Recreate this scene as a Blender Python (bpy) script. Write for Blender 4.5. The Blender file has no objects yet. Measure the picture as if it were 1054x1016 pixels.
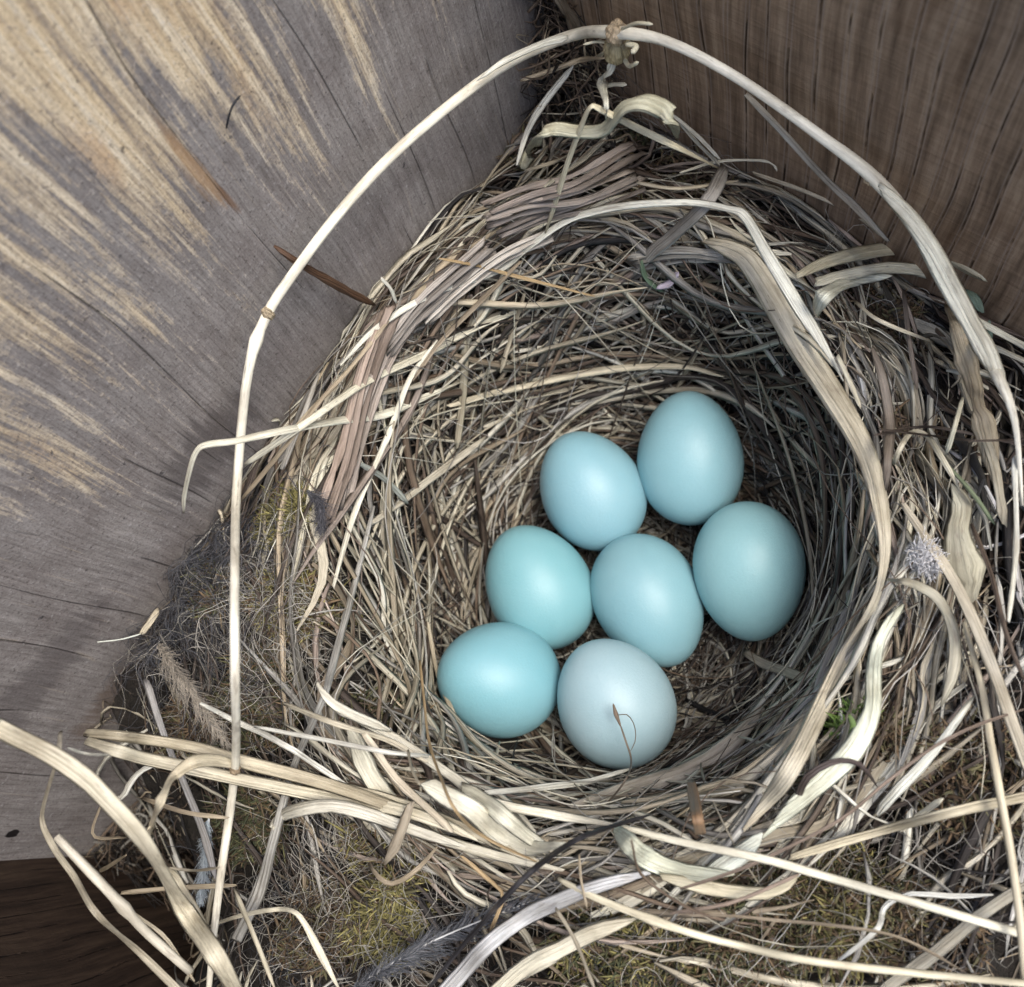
import bpy, math, random
import numpy as np
from mathutils import Matrix, Vector

random.seed(7)
RNG = np.random.default_rng(11)
U = 0.01                       # everything below is written in centimetres

# ------------------------------------------------------------------ camera
F, CX, CY = 1000.0, 527.0, 508.0          # photograph is 1054 x 1016
NADIR = (765.0, 838.0)
CAMZ = 17.0
d = np.array([NADIR[0]-CX, -(NADIR[1]-CY), -F]); d /= np.linalg.norm(d)
_z = -d; _x = np.array([1., 0, 0]) - _z*_z[0]; _x /= np.linalg.norm(_x); _y = np.cross(_z, _x)
CM = np.array([_x, _y, _z])
CAM = np.array([0., 0., CAMZ])
scene = bpy.context.scene
cd = bpy.data.cameras.new('camera'); cam = bpy.data.objects.new('camera', cd)
scene.collection.objects.link(cam); scene.camera = cam
cam.matrix_world = Matrix.Translation(Vector(CAM*U)) @ Matrix([list(r) for r in CM]).to_4x4()
cd.sensor_fit = 'HORIZONTAL'; cd.sensor_width = 36; cd.lens = 36*F/1054
cd.clip_start = 0.005; cd.clip_end = 50
cd.dof.use_dof = True; cd.dof.focus_distance = 11.5*U
cd.dof.aperture_fstop = 38.0

# ------------------------------------------------------------------ light
SUN_EL, SUN_AZ = math.radians(66), math.radians(-14)     # azimuth of the light, counter-clockwise from +X
w = bpy.data.worlds.new('World'); scene.world = w; w.use_nodes = True
nt = w.node_tree; bg = nt.nodes['Background']
sky = nt.nodes.new('ShaderNodeTexSky'); sky.sky_type = 'NISHITA'; sky.sun_disc = False
sky.sun_elevation = SUN_EL; sky.sun_rotation = math.pi/2 - SUN_AZ
sky.dust_density = 4.0; sky.air_density = 1.0; sky.ozone_density = 0.6
nt.links.new(sky.outputs[0], bg.inputs[0]); bg.inputs[1].default_value = 0.15
sl = bpy.data.lights.new('sun', 'SUN'); so = bpy.data.objects.new('sun', sl); scene.collection.objects.link(so)
sl.energy = 1.35; sl.angle = math.radians(26); sl.color = (1.0, 0.97, 0.92)
sdir = Vector((math.cos(SUN_EL)*math.cos(SUN_AZ), math.cos(SUN_EL)*math.sin(SUN_AZ), math.sin(SUN_EL)))
so.rotation_euler = sdir.to_track_quat('Z', 'Y').to_euler()
so.location = (0, 0, 1)
scene.view_settings.view_transform = 'Standard'; scene.view_settings.look = 'None'
scene.view_settings.exposure = 0.9; scene.view_settings.gamma = 1.0
scene.view_settings.use_curve_mapping = False
scene.cycles.max_bounces = 8

# ------------------------------------------------------------------ geometry of the place
def ray(u, v):
    r = CM @ np.array([u-CX, -(v-CY), -F]); return r/np.linalg.norm(r)
def PZ(u, v, z):
    r = ray(u, v); return CAM + r*((z-CAMZ)/r[2])
def PW(u, v, P0, N, dist):
    r = ray(u, v); t = ((P0 + N*dist - CAM) @ N)/(r @ N); return CAM + r*t
def project(p):
    q = CM.T @ (np.asarray(p)-CAM); return CX + F*q[0]/-q[2], CY - F*q[1]/-q[2]
LANG, RANG = math.radians(52.0), math.radians(-40.5)
LP = PZ(388, 318, 6.0); RP = PZ(845, 222, 6.0)
LDIR = np.array([math.cos(LANG), math.sin(LANG), 0]); RDIR = np.array([math.cos(RANG), math.sin(RANG), 0])
LN = np.array([math.sin(LANG), -math.cos(LANG), 0])       # into the box
RN = np.array([math.sin(RANG), -math.cos(RANG), 0])       # into the box
if RN @ (LP-RP) < 0 and LP[1] < RP[1]: pass
if RN[1] > 0: RN = -RN
FP = PW(0, 886, LP, LN, 0); FDIR = RDIR.copy(); FN = -RN
def isect(p, a, q, b):
    t = np.linalg.solve(np.array([[a[0], -b[0]], [a[1], -b[1]]]), (q-p)[:2]); return p[:2] + a[:2]*t[0]
CORNER = isect(LP, LDIR, RP, RDIR); CORNER2 = isect(LP, LDIR, FP, FDIR)
def dL(x, y): return (x-LP[0])*LN[0] + (y-LP[1])*LN[1]
def dR(x, y): return (x-RP[0])*RN[0] + (y-RP[1])*RN[1]
def dF(x, y): return (x-FP[0])*FN[0] + (y-FP[1])*FN[1]

_l, _r, _t, _b = PZ(352, 590, 6), PZ(918, 560, 6), PZ(640, 262, 6), PZ(640, 862, 6)
CUPX, CUPY = (_l[0]+_r[0])/2, (_t[1]+_b[1])/2
RX, RY = (_r[0]-_l[0])/2, (_t[1]-_b[1])/2
BOT = 2.35
PITS = [(PZ(255, 610, 6), .9, -.35), (PZ(75, 880, 3), 1.7, 3.6), (PZ(160, 960, 4), 1.5, 1.6), (PZ(60, 700, 3), 1.3, 1.2), (PZ(170, 560, 5), 0.9, 0.9), (PZ(60, 980, 3), 1.6, 2.5),
        (PZ(590, 60, 6), 0.7, 0.8), (PZ(950, 260, 6), 0.8, 0.5), (PZ(905, 640, 6), 0.35, -0.1), (PZ(960, 400, 6), 0.6, 0.35),
        (PZ(500, 960, 5.5), 1.2, 0.4), (PZ(330, 900, 5.5), 0.9, 0.5), (PZ(920, 690, 5.5), .5, .5), (PZ(935, 460, 6), .45, .7), (PZ(880, 330, 6), .4, .6), (PZ(960, 330, 6), .4, .6), (PZ(1000, 560, 6), .5, .5), (PZ(880, 870, 6), .6, .4), (PZ(690, 190, 6), .4, .5), (PZ(820, 240, 6), .4, .4)]
def vnoise(x, y, s, seed):
    x = np.asarray(x)*s; y = np.asarray(y)*s
    o = 0
    for k in range(4):
        a = seed*1.7 + k*2.1
        o = o + np.sin(x*math.cos(a)*(1+.37*k) + y*math.sin(a)*(1+.37*k) + seed*3.3 + k*5)
    return o/4
def H(x, y):
    x = np.asarray(x, float); y = np.asarray(y, float)
    th = np.arctan2((y-CUPY)/RY, (x-CUPX)/RX)
    q = np.hypot((x-CUPX)/RX, (y-CUPY)/RY)*(1 + .02*np.sin(3*th+1) + .015*np.sin(5*th))
    inn = BOT + 4.0*np.minimum(q*(1 - .07*np.exp(-((np.mod(th+np.pi*2, 2*np.pi)-3.75)/.55)**2)), 2)**6.0
    out = 6.35 - 0.75*np.maximum(q-1.0, 0)
    for (p, r, dep) in PITS:
        out = out - dep*np.exp(-((x-p[0])**2 + (y-p[1])**2)/(r*r))
    out = out + .10*vnoise(x, y, 2.3, 1) + .07*vnoise(x, y, 5.1, 2)
    rough = np.clip((q-1.12)/.25, 0, 1)
    out = out + rough*(.26*vnoise(x, y, 3.1, 3) + .16*vnoise(x, y, 6.7, 4)) - rough*.12
    k = 0.8
    h = np.clip(.5 + .5*(out-inn)/k, 0, 1)
    return np.maximum(out*(1-h) + inn*h - k*h*(1-h), .3)
def normal(x, y):
    e = .04
    n = np.stack([-(H(x+e, y)-H(x-e, y))/(2*e), -(H(x, y+e)-H(x, y-e))/(2*e), np.ones_like(x)], -1)
    return n/np.linalg.norm(n, axis=-1, keepdims=True)
def PS(u, v, off):
    r = ray(u, v); t = 7.0
    for i in range(400):
        p = CAM + r*t
        h = H(p[0], p[1])
        if p[2] <= h + 2.6*abs(off) + .05:
            nz = max(float(normal(np.array(p[0]), np.array(p[1]))[2]), .38)
            if p[2] <= h + off/nz: break
        t += .03
    return p

# ------------------------------------------------------------------ mesh helpers
COL = scene.collection
def mesh_obj(name, verts, faces, mats, parent=None, cols=None, uvs=None, smooth=True, loc=None, matidx=None):
    """verts (N,3) in cm, faces (M,4) quads or list; uvs per vertex"""
    verts = np.asarray(verts, float)
    o3 = np.zeros(3) if loc is None else np.asarray(loc, float)
    me = bpy.data.meshes.new(name)
    if isinstance(faces, np.ndarray):
        M = len(faces); k = faces.shape[1]
        me.vertices.add(len(verts)); me.vertices.foreach_set('co', ((verts-o3)*U).astype(np.float32).ravel())
        me.loops.add(M*k); me.loops.foreach_set('vertex_index', faces.astype(np.int32).ravel())
        me.polygons.add(M); me.polygons.foreach_set('loop_start', np.arange(0, M*k, k, dtype=np.int32))
        me.polygons.foreach_set('loop_total', np.full(M, k, dtype=np.int32))
        me.update(calc_edges=True)
    else:
        me.from_pydata([tuple(v) for v in (verts-o3)*U], [], faces)
    li = np.empty(len(me.loops), dtype=np.int32); me.loops.foreach_get('vertex_index', li)
    if cols is not None:
        a = me.color_attributes.new('tint', 'FLOAT_COLOR', 'POINT')
        c = np.ones((len(verts), 4), np.float32); c[:, :3] = cols; a.data.foreach_set('color', c.ravel())
    if uvs is not None:
        l = me.uv_layers.new(name='UVMap'); l.data.foreach_set('uv', np.asarray(uvs, np.float32)[li].ravel())
    me.polygons.foreach_set('use_smooth', np.full(len(me.polygons), smooth))
    for m in (mats if isinstance(mats, (list, tuple)) else [mats]): me.materials.append(m)
    ob = bpy.data.objects.new(name, me); COL.objects.link(ob)
    if parent is not None: ob.parent = parent; ob.matrix_parent_inverse = Matrix.Identity(4)
    if loc is not None:
        base = Vector(o3*U)
        ob.location = base - (parent.location if parent is not None else Vector((0, 0, 0)))
    elif parent is not None:
        ob.location = -parent.location
    return ob
def tag(o, label=None, cat=None, group=None, kind=None):
    if label: o['label'] = label
    if cat: o['category'] = cat
    if group: o['group'] = group
    if kind: o['kind'] = kind
    return o
def empty(name, loc):
    o = bpy.data.objects.new(name, None); COL.objects.link(o); o.location = Vector(np.asarray(loc)*U)
    o.empty_display_size = .01; return o

def frames(P, up):
    """P (N,M,3), up (N,M,3) -> tangent, side, normal"""
    T = np.gradient(P, axis=1); T /= np.linalg.norm(T, axis=-1, keepdims=True) + 1e-9
    S = np.cross(T, up); S /= np.linalg.norm(S, axis=-1, keepdims=True) + 1e-9
    Nn = np.cross(S, T); return T, S, Nn
def sweep(P, up, hw, th, twist, K, cols, fold=0.0):
    """closed section of K points: half width hw (N,M), half thickness th (N,M), twist (N,M)"""
    N, M, _ = P.shape
    T, S, Nn = frames(P, up)
    c, s = np.cos(twist)[..., None], np.sin(twist)[..., None]
    A, B = S*c + Nn*s, -S*s + Nn*c
    ang = np.arange(K)/K*2*np.pi
    ca, sa = np.cos(ang), np.sin(ang)
    off_b = fold*(ca**2)
    V = P[:, :, None, :] + A[:, :, None, :]*(ca[None, None, :, None]*hw[:, :, None, None]) \
        + B[:, :, None, :]*(sa[None, None, :, None]*th[:, :, None, None] + off_b[None, None, :, None]*hw[:, :, None, None])
    verts = V.reshape(-1, 3)
    idx = np.arange(N*M*K).reshape(N, M, K)
    a = idx[:, :-1, :]; b = idx[:, 1:, :]
    f = np.stack([a, np.roll(a, -1, 2), np.roll(b, -1, 2), b], -1).reshape(-1, 4)
    seg = np.linalg.norm(np.diff(P, axis=1), axis=-1); L = np.concatenate([np.zeros((N, 1)), np.cumsum(seg, 1)], 1)
    uu = np.broadcast_to((.5+.5*ca)[None, None, :]*np.minimum(1, hw[:, :, None]/.12+.15) + RNG.random((N, 1, 1))*40, (N, M, K))
    vv = np.broadcast_to(L[:, :, None] + RNG.random((N, 1, 1))*60, (N, M, K))
    uv = np.stack([uu, vv], -1).reshape(-1, 2)
    cc = np.broadcast_to(cols[:, None, None, :], (N, M, K, 3)).reshape(-1, 3)
    # end caps as quads when K is 4, otherwise fans are skipped (ends are tapered shut)
    if K == 4:
        f = np.concatenate([f, idx[:, 0, ::-1].reshape(-1, 4), idx[:, -1, :].reshape(-1, 4)])
    return verts, f, uv, cc
def merge(parts):
    vs, fs, us, cs = [], [], [], []; n = 0
    for v, f, u, c in parts:
        vs.append(v); fs.append(f+n); us.append(u); cs.append(c); n += len(v)
    return np.concatenate(vs), np.concatenate(fs), np.concatenate(us), np.concatenate(cs)

# ------------------------------------------------------------------ materials
def new_mat(name):
    m = bpy.data.materials.new(name); m.use_nodes = True; nt = m.node_tree
    return m, nt, nt.nodes['Principled BSDF'], nt.nodes.new, nt.links.new
def mixc(nt, fac, a, b, mode='MIX'):
    n = nt.nodes.new('ShaderNodeMix'); n.data_type = 'RGBA'; n.blend_type = mode
    for s, v in ((0, fac), (6, a), (7, b)):
        if hasattr(v, 'is_output'): nt.links.new(v, n.inputs[s])
        else: n.inputs[s].default_value = v if s == 0 else (*v, 1)
    return n.outputs[2]
def ramp(nt, x, pts):
    n = nt.nodes.new('ShaderNodeValToRGB'); e = n.color_ramp.elements
    while len(e) < len(pts): e.new(.5)
    for k, (p, c) in enumerate(pts):
        e[k].position = p; e[k].color = (c, c, c, 1) if isinstance(c, (int, float)) else (*c, 1)
    nt.links.new(x, n.inputs[0]); return n.outputs[0]
def noise(nt, vec, scale=1.0, detail=4, rough=.55, dist=0):
    n = nt.nodes.new('ShaderNodeTexNoise'); n.inputs['Scale'].default_value = scale
    n.inputs['Detail'].default_value = detail; n.inputs['Roughness'].default_value = rough; n.inputs['Distortion'].default_value = dist
    nt.links.new(vec, n.inputs['Vector']); return n.outputs[0]
def mapping(nt, vec, sc=(1, 1, 1), loc=(0, 0, 0)):
    n = nt.nodes.new('ShaderNodeMapping'); n.inputs['Scale'].default_value = sc; n.inputs['Location'].default_value = loc
    nt.links.new(vec, n.inputs['Vector']); return n.outputs[0]
def math_(nt, op, a, b=0.0, clamp=False):
    n = nt.nodes.new('ShaderNodeMath'); n.operation = op; n.use_clamp = clamp
    for i, v in enumerate((a, b)):
        if hasattr(v, 'is_output'): nt.links.new(v, n.inputs[i])
        else: n.inputs[i].default_value = v
    return n.outputs[0]
def bump(nt, h, strength, dist):
    n = nt.nodes.new('ShaderNodeBump'); n.inputs['Strength'].default_value = strength; n.inputs['Distance'].default_value = dist
    nt.links.new(h, n.inputs['Height']); return n.outputs[0]

def straw_material(name, rough=.55, speck=.5, ribs=1.0, streak=.8):
    m, nt, b, N, L = new_mat(name)
    at = N('ShaderNodeAttribute'); at.attribute_name = 'tint'
    uv = N('ShaderNodeUVMap').outputs[0]
    fine = noise(nt, mapping(nt, uv, (8, .45, 1)), 1, 3, .6)
    broad = noise(nt, mapping(nt, uv, (1.2, 1.3, 1)), 1, 5, .65)
    spk = noise(nt, mapping(nt, uv, (9, 7, 1)), 1, 3, .7)
    blot = noise(nt, mapping(nt, uv, (2.5, 2.0, 1), (5, 9, 0)), 1, 4, .6)
    base = at.outputs['Color']
    sx = nt.nodes.new('ShaderNodeSeparateXYZ'); nt.links.new(uv, sx.inputs[0])
    rib = math_(nt, 'SINE', math_(nt, 'MULTIPLY', math_(nt, 'ADD', sx.outputs[0], math_(nt, 'MULTIPLY', broad, .12)), 44.0))
    fine = math_(nt, 'ADD', fine, math_(nt, 'MULTIPLY', rib, .035*ribs))
    c = mixc(nt, ramp(nt, fine, [(.34, streak), (.55, 0)]), base, (.33, .31, .27), 'MULTIPLY')
    c = mixc(nt, ramp(nt, broad, [(.35, .75), (.60, 0)]), c, (.50, .47, .43), 'MULTIPLY')
    c = mixc(nt, ramp(nt, blot, [(.60, 0), (.68, .45)]), c, (.16, .13, .10))
    c = mixc(nt, ramp(nt, spk, [(.64, 0), (.72, speck)]), c, (.05, .04, .035))
    c = mixc(nt, ramp(nt, broad, [(.55, 0), (.78, .5)]), c, (1.3, 1.3, 1.25), 'MULTIPLY')
    L(c, b.inputs['Base Color']); b.inputs['Roughness'].default_value = rough
    b.inputs['Specular IOR Level'].default_value = .35
    L(bump(nt, fine, .9*ribs, .0004), b.inputs['Normal'])
    return m
M_STRAW = straw_material('dry_straw', streak=.7)
M_STALK = straw_material('smooth_stalk', .42, .35, .25, .25)
M_BLADE = straw_material('dry_blade', .5, .6, .9, .5)
M_ROOT = straw_material('root_fibre', .75, .2, .6)
def plain_tint(name, rough):
    m, nt, b, N, L = new_mat(name); at = N('ShaderNodeAttribute'); at.attribute_name = 'tint'
    L(at.outputs['Color'], b.inputs['Base Color']); b.inputs['Roughness'].default_value = rough; return m
M_HAIR = plain_tint('animal_hair', .45); M_MOSS = plain_tint('dry_moss', .8)

def litter_material():
    m, nt, b, N, L = new_mat('nest_felt'); g = N('ShaderNodeTexCoord').outputs['Object']
    n1 = noise(nt, g, 260, 6, .7); n2 = noise(nt, g, 60, 4, .6, 1.0)
    c = ramp(nt, n1, [(.3, (.006, .005, .004)), (.58, (.022, .017, .013)), (.8, (.07, .058, .043))])  # near-black colour carries the shade of the gaps between straws
    c = mixc(nt, ramp(nt, n2, [(.5, 0), (.7, .5)]), c, (.025, .025, .016)); L(c, b.inputs['Base Color'])
    b.inputs['Roughness'].default_value = .95
    L(bump(nt, n1, 1.0, .003), b.inputs['Normal']); return m

def wood_left():
    m, nt, b, N, L = new_mat('weathered_plywood'); g0 = N('ShaderNodeTexCoord').outputs['Object']
    g = mapping(nt, g0, (100, 100, 100))                   # centimetres: x along the wall, z up
    warp = noise(nt, mapping(nt, g, (.25, .25, .12)), 1, 2)
    wv = N('ShaderNodeVectorMath'); wv.operation = 'MULTIPLY_ADD'
    L(warp, wv.inputs[0]); wv.inputs[1].default_value = (.9, 0, 0); L(g, wv.inputs[2]); gw = wv.outputs[0]
    mid = noise(nt, mapping(nt, gw, (1.5, 1, .20)), 1, 5, .62)
    fine = noise(nt, mapping(nt, gw, (9, 1, .5)), 1, 4, .65)
    hair = noise(nt, mapping(nt, gw, (30, 1, 1.6)), 1, 3, .7)
    dirt = noise(nt, g, 1.2, 6, .7); grit = noise(nt, g, 14, 4, .7)
    sep = N('ShaderNodeSeparateXYZ'); L(g, sep.inputs[0])
    hgt = math_(nt, 'MULTIPLY', math_(nt, 'SUBTRACT', sep.outputs[2], 7.0), .2, True)      # worn clean near the top edge
    grey = ramp(nt, fine, [(.25, (.20, .187, .178)), (.5, (.262, .247, .236)), (.75, (.34, .322, .308))])
    grey = mixc(nt, ramp(nt, dirt, [(.35, .6), (.62, 0)]), grey, (.55, .50, .50), 'MULTIPLY')
    tan = ramp(nt, fine, [(.3, (.36, .26, .15)), (.5, (.58, .47, .31)), (.72, (.74, .67, .53))])
    rust = mixc(nt, ramp(nt, noise(nt, mapping(nt, gw, (1.5, 1, .5), (3, 0, 1)), 1, 3), [(.58, 0), (.68, .45)]), tan, (.38, .22, .11))
    s = math_(nt, 'ADD', math_(nt, 'MULTIPLY', hgt, .40), math_(nt, 'ADD', mid, math_(nt, 'MULTIPLY', math_(nt, 'SUBTRACT', fine, .5), .75)))
    s = math_(nt, 'ADD', s, math_(nt, 'MULTIPLY', math_(nt, 'SUBTRACT', grit, .5), .30)); s = math_(nt, 'ADD', s, math_(nt, 'MULTIPLY', math_(nt, 'SUBTRACT', hair, .5), .15))
    mask = ramp(nt, s, [(.70, 0), (.77, .4), (.90, 1)])
    c = mixc(nt, mask, grey, rust)
    def lines(freq, width, dash, lo, seed):
        sp = nt.nodes.new('ShaderNodeSeparateXYZ'); L(gw, sp.inputs[0])
        x = math_(nt, 'ADD', math_(nt, 'MULTIPLY', sp.outputs[0], freq), math_(nt, 'MULTIPLY', noise(nt, mapping(nt, g, (.8, 1, .10), (seed, 0, 0)), 1, 1.6, .5), 2.2))
        t_ = math_(nt, 'ABSOLUTE', math_(nt, 'SUBTRACT', math_(nt, 'FRACT', x), .5))
        ln = ramp(nt, t_, [(0, 1), (width, 0)])
        return math_(nt, 'MULTIPLY', ln, ramp(nt, noise(nt, mapping(nt, gw, (freq*.9, 1, dash), (seed, 0, 3)), 1, 3, .6), [(lo, 0), (lo+.07, 1)]))
    crack = lines(1.3, .022, .35, .50, 3)
    c = mixc(nt, math_(nt, 'MULTIPLY', crack, .6), c, (.035, .028, .025))
    c = mixc(nt, ramp(nt, hair, [(.35, .5), (.52, 0)]), c, (.45, .42, .41), 'MULTIPLY')
    c = mixc(nt, math_(nt, 'MULTIPLY', lines(2.6, .035, .6, .50, 11), .6), c, (.34, .30, .25))
    c = mixc(nt, ramp(nt, noise(nt, g, 7, 2, .5), [(.71, 0), (.75, .8)]), c, (.03, .027, .03))
    pit = noise(nt, mapping(nt, g, (16, 1, 16), (3, 3, 3)), 1, 3, .7); pit2 = noise(nt, mapping(nt, g, (38, 1, 30)), 1, 2, .6)
    c = mixc(nt, ramp(nt, grit, [(.56, 0), (.70, .45)]), c, (.46, .45, .45))
    c = mixc(nt, ramp(nt, pit, [(.32, .7), (.42, 0)]), c, (.07, .06, .056))
    c = mixc(nt, ramp(nt, pit2, [(.36, .4), (.5, 0)]), c, (.4, .38, .36), 'MULTIPLY')
    def spot(px, rx, rz, col, amt, edge=.35):
        nonlocal c
        p = PW(px[0], px[1], LP, LN, 0); lx = float((p[:2]-CORNER2)@LDIR[:2])
        q = mapping(nt, g, (1/rx, 0, 1/rz), (-lx/rx, 0, -p[2]/rz))
        ln = nt.nodes.new('ShaderNodeVectorMath'); ln.operation = 'LENGTH'; L(q, ln.inputs[0])
        dd = math_(nt, 'ADD', ln.outputs['Value'], math_(nt, 'MULTIPLY', math_(nt, 'SUBTRACT', fine, .5), 2.2))
        c = mixc(nt, ramp(nt, dd, [(.9-edge, amt), (.9+edge if .9+edge < 1 else 1.0, 0)]), c, col)
    spot((118, 715), .9, .4, (.13, .09, .065), .5); spot((13, 858), .07, .11, (.012, .01, .01), 1.0, .08)
    spot((205, 180), .10, .8, (.36, .22, .10), .6); spot((236, 206), .06, .35, (.16, .09, .05), .7); spot((215, 460), 1.0, .6, (.075, .066, .066), .6); spot((40, 700), 1.5, .4, (.085, .075, .076), .5)
    L(c, b.inputs['Base Color']); b.inputs['Roughness'].default_value = .75; b.inputs['Specular IOR Level'].default_value = .18
    hh = math_(nt, 'ADD', math_(nt, 'MULTIPLY', fine, .6), math_(nt, 'ADD', math_(nt, 'MULTIPLY', grit, .3), math_(nt, 'MULTIPLY', crack, -1.0)))
    L(bump(nt, hh, .55, .0006), b.inputs['Normal']); return m

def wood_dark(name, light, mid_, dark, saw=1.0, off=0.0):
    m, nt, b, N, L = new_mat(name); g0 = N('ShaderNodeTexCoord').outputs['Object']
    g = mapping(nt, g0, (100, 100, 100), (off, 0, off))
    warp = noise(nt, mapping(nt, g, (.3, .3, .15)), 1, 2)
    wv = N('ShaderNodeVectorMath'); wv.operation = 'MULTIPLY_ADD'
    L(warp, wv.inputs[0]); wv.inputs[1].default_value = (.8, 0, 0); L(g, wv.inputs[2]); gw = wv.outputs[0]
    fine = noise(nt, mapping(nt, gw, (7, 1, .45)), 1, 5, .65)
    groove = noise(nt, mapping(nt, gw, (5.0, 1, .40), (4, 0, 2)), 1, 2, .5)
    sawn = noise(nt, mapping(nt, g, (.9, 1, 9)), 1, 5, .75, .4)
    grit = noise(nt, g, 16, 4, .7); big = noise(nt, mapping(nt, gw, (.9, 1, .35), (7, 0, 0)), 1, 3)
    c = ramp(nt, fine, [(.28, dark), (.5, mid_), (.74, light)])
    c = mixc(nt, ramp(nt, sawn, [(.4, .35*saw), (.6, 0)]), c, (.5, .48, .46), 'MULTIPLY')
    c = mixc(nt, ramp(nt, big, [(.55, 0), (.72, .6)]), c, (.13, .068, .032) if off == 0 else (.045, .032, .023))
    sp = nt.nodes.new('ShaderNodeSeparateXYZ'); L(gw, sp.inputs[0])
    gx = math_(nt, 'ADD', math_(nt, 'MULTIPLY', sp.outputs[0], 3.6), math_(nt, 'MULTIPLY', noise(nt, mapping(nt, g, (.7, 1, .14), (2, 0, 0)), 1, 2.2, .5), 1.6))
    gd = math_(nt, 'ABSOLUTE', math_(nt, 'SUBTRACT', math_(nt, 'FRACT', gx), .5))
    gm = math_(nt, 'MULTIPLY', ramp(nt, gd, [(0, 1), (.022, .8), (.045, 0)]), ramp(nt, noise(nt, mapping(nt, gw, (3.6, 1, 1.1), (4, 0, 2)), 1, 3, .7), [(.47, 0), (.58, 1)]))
    hi = math_(nt, 'MULTIPLY', ramp(nt, gd, [(.05, 0), (.075, 1), (.14, 0)]), .45)  # pale edge beside each groove, a highlight put into the colour
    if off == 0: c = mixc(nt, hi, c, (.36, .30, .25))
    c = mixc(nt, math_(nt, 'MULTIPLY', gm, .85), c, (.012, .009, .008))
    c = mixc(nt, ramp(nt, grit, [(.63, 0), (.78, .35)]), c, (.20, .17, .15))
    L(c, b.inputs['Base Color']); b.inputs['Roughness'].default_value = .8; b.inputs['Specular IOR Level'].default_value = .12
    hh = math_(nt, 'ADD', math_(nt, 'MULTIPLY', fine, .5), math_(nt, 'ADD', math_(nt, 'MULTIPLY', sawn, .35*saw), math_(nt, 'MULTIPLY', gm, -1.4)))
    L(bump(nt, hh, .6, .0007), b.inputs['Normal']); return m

def egg_material(k, base, pale):
    m, nt, b, N, L = new_mat('eggshell'); g = mapping(nt, N('ShaderNodeTexCoord').outputs['Object'], (100, 100, 100), (k*7, k*3, 0))
    n1 = noise(nt, g, .8, 3); n2 = noise(nt, g, 30, 4, .7); n3 = noise(nt, g, 4.2, 1)
    c = mixc(nt, ramp(nt, n1, [(.35, 0), (.65, 1)]), tuple(x*y for x, y in zip(base, (.54, .635, .685))), tuple(x*y for x, y in zip(pale, (.54, .635, .685))))
    c = mixc(nt, ramp(nt, n2, [(.45, 0), (.8, .18)]), c, (.21, .35, .37))
    c = mixc(nt, ramp(nt, n3, [(.80, 0), (.82, .35)]), c, (.13, .24, .25))
    L(c, b.inputs['Base Color']); b.inputs['Roughness'].default_value = .40; b.inputs['Specular IOR Level'].default_value = .5
    b.inputs['Subsurface Weight'].default_value = .12; b.inputs['Subsurface Radius'].default_value = (.0012, .0018, .002); b.inputs['Subsurface Scale'].default_value = .6
    L(bump(nt, n2, .3, .0002), b.inputs['Normal']); return m

# ------------------------------------------------------------------ nest box
FLOOR_C = (CORNER + CORNER2)/2
box = empty('nest_box', (FLOOR_C[0], FLOOR_C[1], 0)); tag(box, 'wooden nest box of weathered boards holding the bird nest in its corner', 'nest box')
def wall(name, c0, direc, nrm, x0, x1, z1, mat, thick=1.2, label=None, nx=2):
    """board whose inner face lies in the plane through c0; local x along it, y outwards, z up"""
    X0, X1 = x0, x1; bv = .06
    ys = [(0, 0), (0, z1-bv), (bv, z1), (thick-bv, z1), (thick, z1-bv), (thick, 0)]
    vs = []; fs = []
    for x in (X0, X1):
        for (yy, zz) in ys: vs.append((x*U, yy*U, zz*U))
    for i in range(6):
        j = (i+1) % 6; fs.append((i, j, 6+j, 6+i))
    fs.append(tuple(range(5, -1, -1))); fs.append(tuple(range(6, 12)))
    me = bpy.data.meshes.new(name); me.from_pydata(vs, [], fs); me.materials.append(mat)
    o = bpy.data.objects.new(name, me); COL.objects.link(o); o.parent = box
    X = Vector(direc); Y = Vector(-nrm); Z = Vector((0, 0, 1))
    R = Matrix((X, Y, Z)).transposed().to_4x4()
    o.matrix_local = Matrix.Translation(Vector((c0[0]*U, c0[1]*U, 0)) - box.location) @ R
    if label: o['label'] = label
    return o
WTOP = 13.3
lenL = float(np.linalg.norm(CORNER-CORNER2))
wall('side_panel', CORNER2, LDIR, LN, -.0, lenL, WTOP, wood_left(), label='weathered grey plywood panel with worn tan grain streaks')
wall('back_panel', CORNER, RDIR, RN, -1.2, 16.5, WTOP, wood_dark('rough_brown_board', (.50, .375, .255), (.285, .20, .132), (.105, .073, .048)), label='dark brown rough sawn board with vertical grooves')
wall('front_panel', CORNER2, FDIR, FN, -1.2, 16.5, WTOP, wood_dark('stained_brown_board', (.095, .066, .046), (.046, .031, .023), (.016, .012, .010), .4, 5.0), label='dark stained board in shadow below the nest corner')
# floor
def floor_panel():
    a = CORNER2 - LDIR[:2]*1.0; q = [CORNER2 + FDIR[:2]*0, CORNER + FDIR[:2]*0, CORNER + RDIR[:2]*16.5, CORNER2 + FDIR[:2]*16.5]
    vs = [(p[0], p[1], -1.0) for p in q] + [(p[0], p[1], .0) for p in q]
    fs = [(0, 1, 2, 3), (7, 6, 5, 4), (0, 4, 5, 1), (1, 5, 6, 2), (2, 6, 7, 3), (3, 7, 4, 0)]
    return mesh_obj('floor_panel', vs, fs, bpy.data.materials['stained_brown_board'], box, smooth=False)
floor_panel()

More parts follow.
